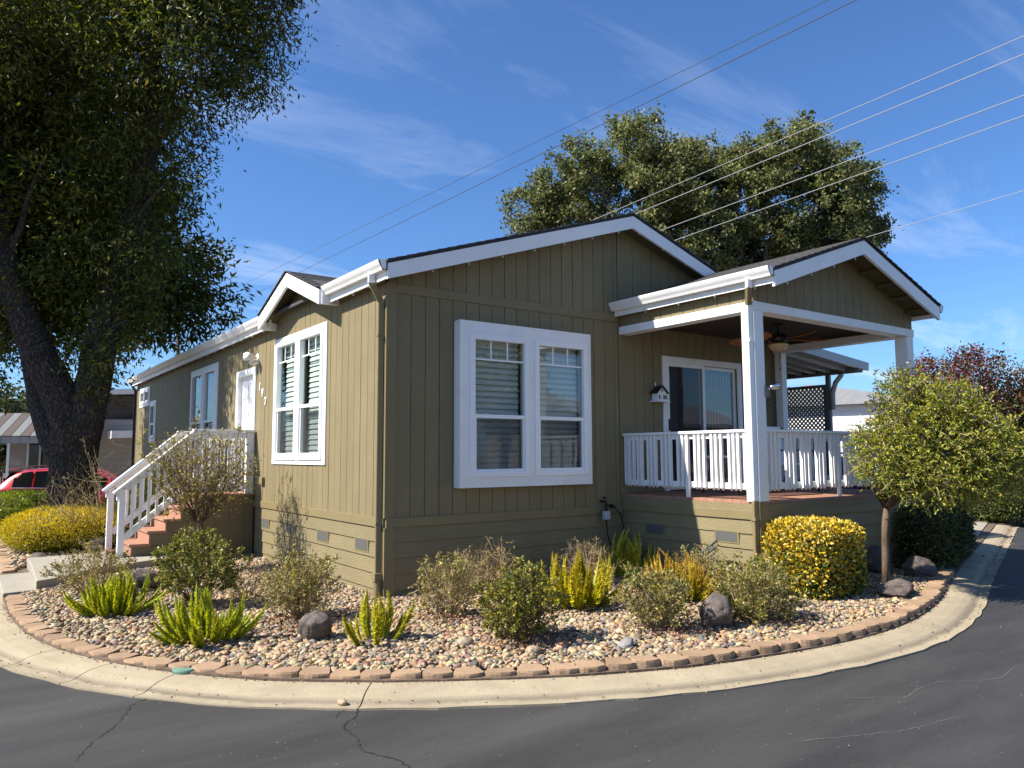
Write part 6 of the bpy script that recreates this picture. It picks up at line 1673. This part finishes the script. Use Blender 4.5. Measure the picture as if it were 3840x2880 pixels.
    m = MB(); m.quadbox([(-1.95, -.55, 1.585), (-1.95, .55, 1.585), (-1.65, .58, 1.62), (-1.65, -.58, 1.62), (-1.95, -.55, 1.61), (-1.95, .55, 1.61), (-1.65, .58, 1.65), (-1.65, -.58, 1.65)]); fix(m.build('spoiler', paint, root, bevel=.01))
    m = MB(); m.box(-2.335, -2.30, -.26, .26, .60, .74); m.build('number_plate', 'vinyl', root)
    return root
x_, y_ = site(184, 27.5)
car((x_, y_, -.34), R(-22), 'red', 'red hatchback SUV parked behind the trunk of the ash tree')
car((13.0, 2.4, -.05), R(75), 'navy', 'dark blue car in the driveway, partly hidden behind the flowering tree')

nb = empty('neighbour_home', (2.0, 30.0, -.1), 'taupe neighbouring home with white eaves behind the ash tree', 'house')
def nbx(name, x0, x1, y0, y1, z0, z1, mat, par=nb): m = MB(); m.box(x0 - 2, x1 - 2, y0 - 30, y1 - 30, z0, z1); return m.build(name, mat, par)
for k in range(15): nbx('siding_board', -.6, 12, 25.0 - .02 + random.uniform(-.003, .003), 25.1, .1 + k * .27, .1 + k * .27 + .262, 'taupe')
nbx('wall', -.6, 12, 25.1, 38, 0, 4.1, 'taupe')
m = MB(); m.prism([(-1.1 - 2, 24.6 - 30, 4.05), (12 - 2, 24.6 - 30, 4.95), (12 - 2, 24.6 - 30, 5.1), (-1.1 - 2, 24.6 - 30, 4.25)], (0, 14, 0)); fix(m.build('roof', 'white', nb))
m = MB(); m.prism([(.4 - 2, 23.9 - 30, 2.45), (12 - 2, 23.9 - 30, 2.8), (12 - 2, 23.9 - 30, 3.05), (.4 - 2, 23.9 - 30, 2.72)], (0, 1.1, 0)); fix(m.build('awning', 'white', nb))
m = MB(); m.tube([(.4 - 2, 23.95 - 30, 2.45), (.5 - 2, 24.0 - 30, 2.25), (3.4 - 2, 24.9 - 30, 1.5)], .05, 6); m.build('downspout', 'taupe_light', nb)
x_, y_ = site(1750, 25)
ph = empty('pale_home', (x_, y_, -.2), 'white sided home showing through the lattice behind the porch', 'house', rz=R(-72))
for k in range(16): m = MB(); m.box(-2.6, 2.8, -.03 + random.uniform(-.003, .003), 0, .1 + k * .2, .1 + k * .2 + .193); m.build('siding_board', 'vinyl', ph)
m = MB(); m.box(-2.6, 2.8, 0.001, 5, 0, 3.3); m.build('wall', 'white', ph)
m = MB(); m.prism([(-2.8, -.3, 3.3), (3.0, -.3, 3.3), (3.0, -.3, 3.42), (.1, -.3, 3.95), (-2.8, -.3, 3.42)], (0, 5.5, 0)); fix(m.build('roof', 'straw', ph))
w1_ = MB(); w1_.box(-1.0, .2, -.06, -.031, 1.3, 2.4); w1_ = w1_.build('window', 'white', ph); m = MB(); m.box(-.92, .12, -.07, -.061, 1.38, 2.32); m.build('pane', 'carglass', w1_)
hp = empty('hanging_plant', (10.15, 1.75, 2.72), 'dark trailing plant hanging below the patio cover beam', 'plant')
rs = np.random.default_rng(91); n = 1500; P = rs.normal(size=(n, 3)) * np.array([.11, .11, .15]) + np.array([0, 0, .05]); leaves('foliage', P, rs.normal(size=(n, 3)) + np.array([0, 0, -.8]), rs.uniform(.03, .06, n), .5, pick([(.03, .045, .015), (.05, .065, .02)], n, .2), 'leaf', hp)
m = MB(); m.tube([(0, 0, .15), (0, 0, .60)], .004, 5); m.build('hanger', 'black', hp)
m = MB(); m.lathe([(0, .0), (.07, .0), (.10, .12), (.095, .12), (0, .1)], n=14); m.build('pot', 'dark_bronze', hp)
# left neighbour with striped awning
x_, y_ = site(60, 33)
ln = empty('awning_home', (x_, y_, -.2), 'beige home with a striped metal awning and railing at the far left', 'house', rz=R(-20))
def lbx(name, x0, x1, y0, y1, z0, z1, mat): m = MB(); m.box(x0, x1, y0, y1, z0, z1); return m.build(name, mat, ln)
for k in range(14): lbx('siding_board', -.9, 6, 1.0 + random.uniform(-.003, .003), 1.1, .2 + k * .22, .2 + k * .22 + .213, 'taupe_light')
lbx('wall', -.9, 6, 1.1, 7, 0, 3.3, 'taupe_light')
w1_ = lbx('window', -.35, .55, .94, 1.0, 1.2, 2.5, 'white'); m = MB(); m.box(-.27, .06, .92, .94, 1.28, 2.42); m.build('pane', 'carglass', w1_); m = MB(); m.box(.13, .47, .92, .94, 1.28, 2.42); m.build('pane', 'carglass', w1_)
for k in range(14):
    x0 = -2.3 + k * .29; m = MB(); m.quadbox([(x0, -1.0, 2.55), (x0 + .27, -1.0, 2.55), (x0 + .27, 1.0, 3.45), (x0, 1.0, 3.45), (x0, -1.0, 2.60), (x0 + .27, -1, 2.60), (x0 + .27, 1, 3.5), (x0, 1, 3.5)]); fix(m.build('awning_pan', 'alum_grey' if k % 2 else 'taupe', ln))
    m = MB(); m.box(x0, x0 + .27, -1.02, -1.0, 2.33, 2.56); m.build('awning_valance', 'stripe', ln)
for x in (-2.0, -.4, 1.2): lbx('awning_post', x, x + .08, -.95, -.87, 0, 2.5, 'white')
rl2 = lbx('railing', -2.3, .9, -.9, -.82, 1.28, 1.36, 'taupe')
for k in range(24): m = MB(); m.box(-2.25 + k * .13, -2.21 + k * .13, -.88, -.84, .35, 1.28); m.build('baluster', 'taupe', rl2)

# homes across the street: they show in the window glass
ac = empty('opposite_home', (27, -24, -.1), 'pale mobile home across the street, reflected in the windows', 'house')
m = MB(); m.box(-7, 7, -4, 3, 0, 3.3); m.build('wall', 'taupe_light', ac)
m = MB(); m.prism([(-7.4, -4.4, 3.3), (-7.4, 3.4, 3.3), (-7.4, 3.4, 3.5), (-7.4, -.5, 4.8), (-7.4, -4.4, 3.5)], (14.8, 0, 0)); fix(m.build('roof', 'straw', ac))
m = MB(); m.box(-6, 2, 3.1, 5.6, 2.7, 2.9); m.build('awning', 'white', ac)
for k in range(5): m = MB(); m.box(-6 + k * 1.95, -5.9 + k * 1.95, 5.4, 5.5, 0, 2.7); m.build('post', 'white', ac)
rl3 = MB(); rl3.box(-6, 2, 5.42, 5.48, 1.45, 1.53); rl3 = rl3.build('railing', 'white', ac)
for k in range(40): m = MB(); m.box(-5.9 + k * .2, -5.82 + k * .2, 5.43, 5.47, .5, 1.45); m.build('baluster', 'white', rl3)
for x in (-4, 0, 4): m = MB(); m.box(x - .6, x + .6, 3.0, 3.02, 1.2, 2.5); m.build('window', 'carglass', ac)
def near_tree(x, y, w, h, seed, label, nl=14000, ls=(.15, .28), zlo=.42):
    rs = np.random.default_rng(seed); t = empty('street_tree', (x, y, -.3), label, 'tree'); m = MB(); limb(m, [(0, 0, 0), (.1, 0, h * .3), (0, .1, h * .55)], .28, .12, 10); bl = []
    for k in range(10):
        a = rs.uniform(0, 6.28); q = rs.uniform(0, .6); b = (math.cos(a) * q * w / 2, math.sin(a) * q * w / 2, h * rs.uniform(zlo, .85), w * rs.uniform(.16, .25), .9); bl.append(b); limb(m, [(0, 0, h * .3), (b[0] * .6, b[1] * .6, b[2] * .8), (b[0], b[1], b[2])], .1, .03, 6)
    m.build('trunk', 'bark', t); P, c_, od, ci = blob_points(rs, bl, nl, 22, .3); k = len(P)
    leaves('crown', P, od * .5 + rs.normal(scale=.8, size=(k, 3)), rs.uniform(ls[0], ls[1], k), .55, pick(GRN, k, .2), 'leaf', t)
near_tree(-7.8, 14.2, 9.6, 15.5, 83, 'second leafy street tree, unseen at the left, added to shade the far side wall', 42000, (.22, .36), .58)  # tree out of view, put in to throw shade on the far side wall
near_tree(15.6, -20.0, 7.0, 9.5, 81, 'leafy tree across the street, seen in the left pane of the boxed window')
near_tree(22.5, -27, 7, 6.5, 82, 'low leafy tree across the street, seen in the right pane of the boxed window')

# ================================================================== OVERHEAD LINES
def ray(vx, vy):
    """direction from the survey point for a sighted wire"""
    px, py = vx * 1.736 - 1920, vy * 1.736 - 1440; f = 2843.1
    return np.array([.8120, -.5837, -.0041]) * px + np.array([.0510, .0780, -.9957]) * py + np.array([.5815, .8082, .0932]) * f
C3 = np.array([-4.059, -8.214, 1.65])
WIRES = [((1850, 0), (430, 694), 9.6, 'wire_dark', .018, 'lower of the two thin cables running from the top edge to the far pole'), ((1790, 0), (440, 656), 10.2, 'wire_dark', .014, 'upper of the two thin cables running from the top edge to the far pole'),
         ((2212, 78), (1270, 480), 10.5, 'wire', .022, 'highest of the four pale power lines crossing the oak'), ((2212, 117), (1400, 451), 10.5, 'wire', .026, 'second highest of the four pale power lines crossing the oak'),
         ((2212, 206), (1430, 497), 9.8, 'wire', .024, 'third of the four pale power lines crossing the oak'), ((2212, 250), (1470, 515), 9.8, 'wire', .024, 'lowest of the four pale power lines crossing the oak'), ((2212, 412), (1880, 510), 8.5, 'wire', .020, 'single pale line at the right above the porch roof')]
for a, b, z, mt, r_, lb in WIRES:
    ra, rb = ray(*a), ray(*b); A = C3 + ra * (z - 1.65) / ra[2]; B = C3 + rb * (z - 1.65) / rb[2]
    d = B - A; L = np.linalg.norm(d); u = d / L
    A2 = A - u * 14; B2 = B + u * max(6, 75 - L)
    m = MB(); pts = [A2 + (B2 - A2) * t for t in np.linspace(0, 1, 24)]
    pts = [p - np.array([0, 0, .0]) for p in pts]
    m.tube(pts, r_ * .48, 6); w_ = m.build('power_line', mt); tag(w_, lb, 'power line', 'overhead lines')
x_, y_ = site(374, 62)
pl = empty('utility_pole', (x_, y_, -.3), 'distant wooden utility pole with crossarms behind the side eave', 'utility pole')
m = MB(); m.tube([(0, 0, 0), (0, 0, 12.6)], [.17, .12], 10); m.build('pole', 'pole', pl)
for z, w_, of in ((11.9, 1.5, .8), (10.6, 1.6, -.4)): m = MB(); m.bar((RGT[0] * (of - w_), RGT[1] * (of - w_), z), (RGT[0] * (of + w_), RGT[1] * (of + w_), z), .1, .12); m.build('crossarm', 'pole', pl)
for k in range(4): m = MB(); q = -1.6 + k * .9; m.lathe([(.03, 0), (.05, .04), (.05, .16), (.02, .2)], (RGT[0] * q, RGT[1] * q, 10.66), 8); m.build('insulator', 'pole', pl)

# ------------------------------------------------------------------ loose leaves on the road and gutter
n = 130
s_ = RNG.uniform(s_b[int(np.argmin(np.linalg.norm(back - np.array([9, -2.5]), axis=1)))], s_b[int(np.argmin(np.linalg.norm(back - np.array([20, 1.3]), axis=1)))], n)
P = np.column_stack([np.interp(s_, s_b, back[:, 0]), np.interp(s_, s_b, back[:, 1])]); N_ = np.column_stack([np.interp(s_, s_b, nr[:, 0]), np.interp(s_, s_b, nr[:, 1])])
P = P + N_ * np.clip(RNG.normal(.30, .09, n), .03, .5)[:, None]
o = leaves('gutter_leaves', np.column_stack([P, np.full(n, -.085)]), RNG.normal(size=(n, 3)) * np.array([1, 1, .3]), RNG.uniform(.03, .07, n), .6, pick([(.36, .2, .09), (.45, .3, .14), (.28, .14, .07)], n, .15), 'litter', None)
tag(o, 'tan fallen leaves gathered in the gutter at the right', 'leaves', kind='stuff')
n = 900; P = np.column_stack([RNG.uniform(9.6, 11.8, n), RNG.uniform(-1.6, .2, n)]); P[:, 1] += (P[:, 0] - 9.6) * .34
o = leaves('fallen_leaves', np.column_stack([P, RNG.uniform(-.03, .0, n)]), RNG.normal(size=(n, 3)) * np.array([1, 1, .3]), RNG.uniform(.04, .08, n), .6, pick([(.36, .2, .09), (.42, .26, .12), (.28, .13, .07)], n, .15), 'litter', None)
tag(o, 'reddish fallen leaves on the ground between the dark hedge and driveway', 'leaves', kind='stuff')
for x, y, lb in ((-3.05, -4.25, 'small yellow fallen leaf on the asphalt near the left crack'), (-3.9, -3.5, 'curled dry leaf on the asphalt at the lower left')):
    o = leaves('fallen_leaf', np.array([[x, y, ZROAD + .006]]), np.array([[.8, .4, .05]]), .06, .45, np.array([[.5, .34, .12]]), 'litter', None); tag(o, lb, 'leaf')

n = 900
sA = s_b[int(np.argmin(np.linalg.norm(back - np.array([-3.6, 2.7]), axis=1)))]; sB = s_b[int(np.argmin(np.linalg.norm(back - np.array([7.0, -3.1]), axis=1)))]
s_ = RNG.uniform(sA, sB, n); P = np.column_stack([np.interp(s_, s_b, back[:, 0]), np.interp(s_, s_b, back[:, 1])]); N_ = np.column_stack([np.interp(s_, s_b, nr[:, 0]), np.interp(s_, s_b, nr[:, 1])])
off = np.where(RNG.random(n) < .72, np.abs(RNG.normal(0, .022, n)) + .0, np.where(RNG.random(n) < .6, RNG.normal(.34, .03, n), RNG.uniform(0, .42, n)))
zz = np.interp(off, [p[0] for p in PROF[2:-1]], [p[1] for p in PROF[2:-1]]) + .006
P = P + N_ * off[:, None]
o = leaves('kerb_debris', np.column_stack([P, zz]), RNG.normal(size=(n, 3)) * np.array([1, 1, .35]), RNG.uniform(.008, .030, n), .5, pick([(.16, .09, .05), (.24, .15, .08), (.10, .065, .045), (.32, .24, .13)], n, .2), 'litter', None)
tag(o, 'crumbs of dry leaf and grit along the foot of the edging blocks', 'debris', kind='stuff')
n = 170; a_ = RNG.uniform(-3.9, 5.5, n); b_ = RNG.uniform(-6.8, -3.2, n)
P = np.column_stack([a_, b_]); P = P[~inside_poly(P, [tuple(q) for q in (back + nr * .5)[::4]] + [(110, 110), (-3.3, 110)])]; n = len(P)
me = stones('road_grit', np.column_stack([P, np.full(n, ZROAD + .003)]), RNG.uniform(.002, .005, (n, 1)) * np.array([[1.3, 1, .7]]), pick([(.30, .28, .25), (.22, .2, .18), (.26, .25, .23), (.3, .2, .1)], n, .2), 1)
tag(mesh_obj('road_grit', me, 'pebble', None, smooth=True), 'tiny grit and stone chips scattered on the asphalt', 'grit', kind='stuff')
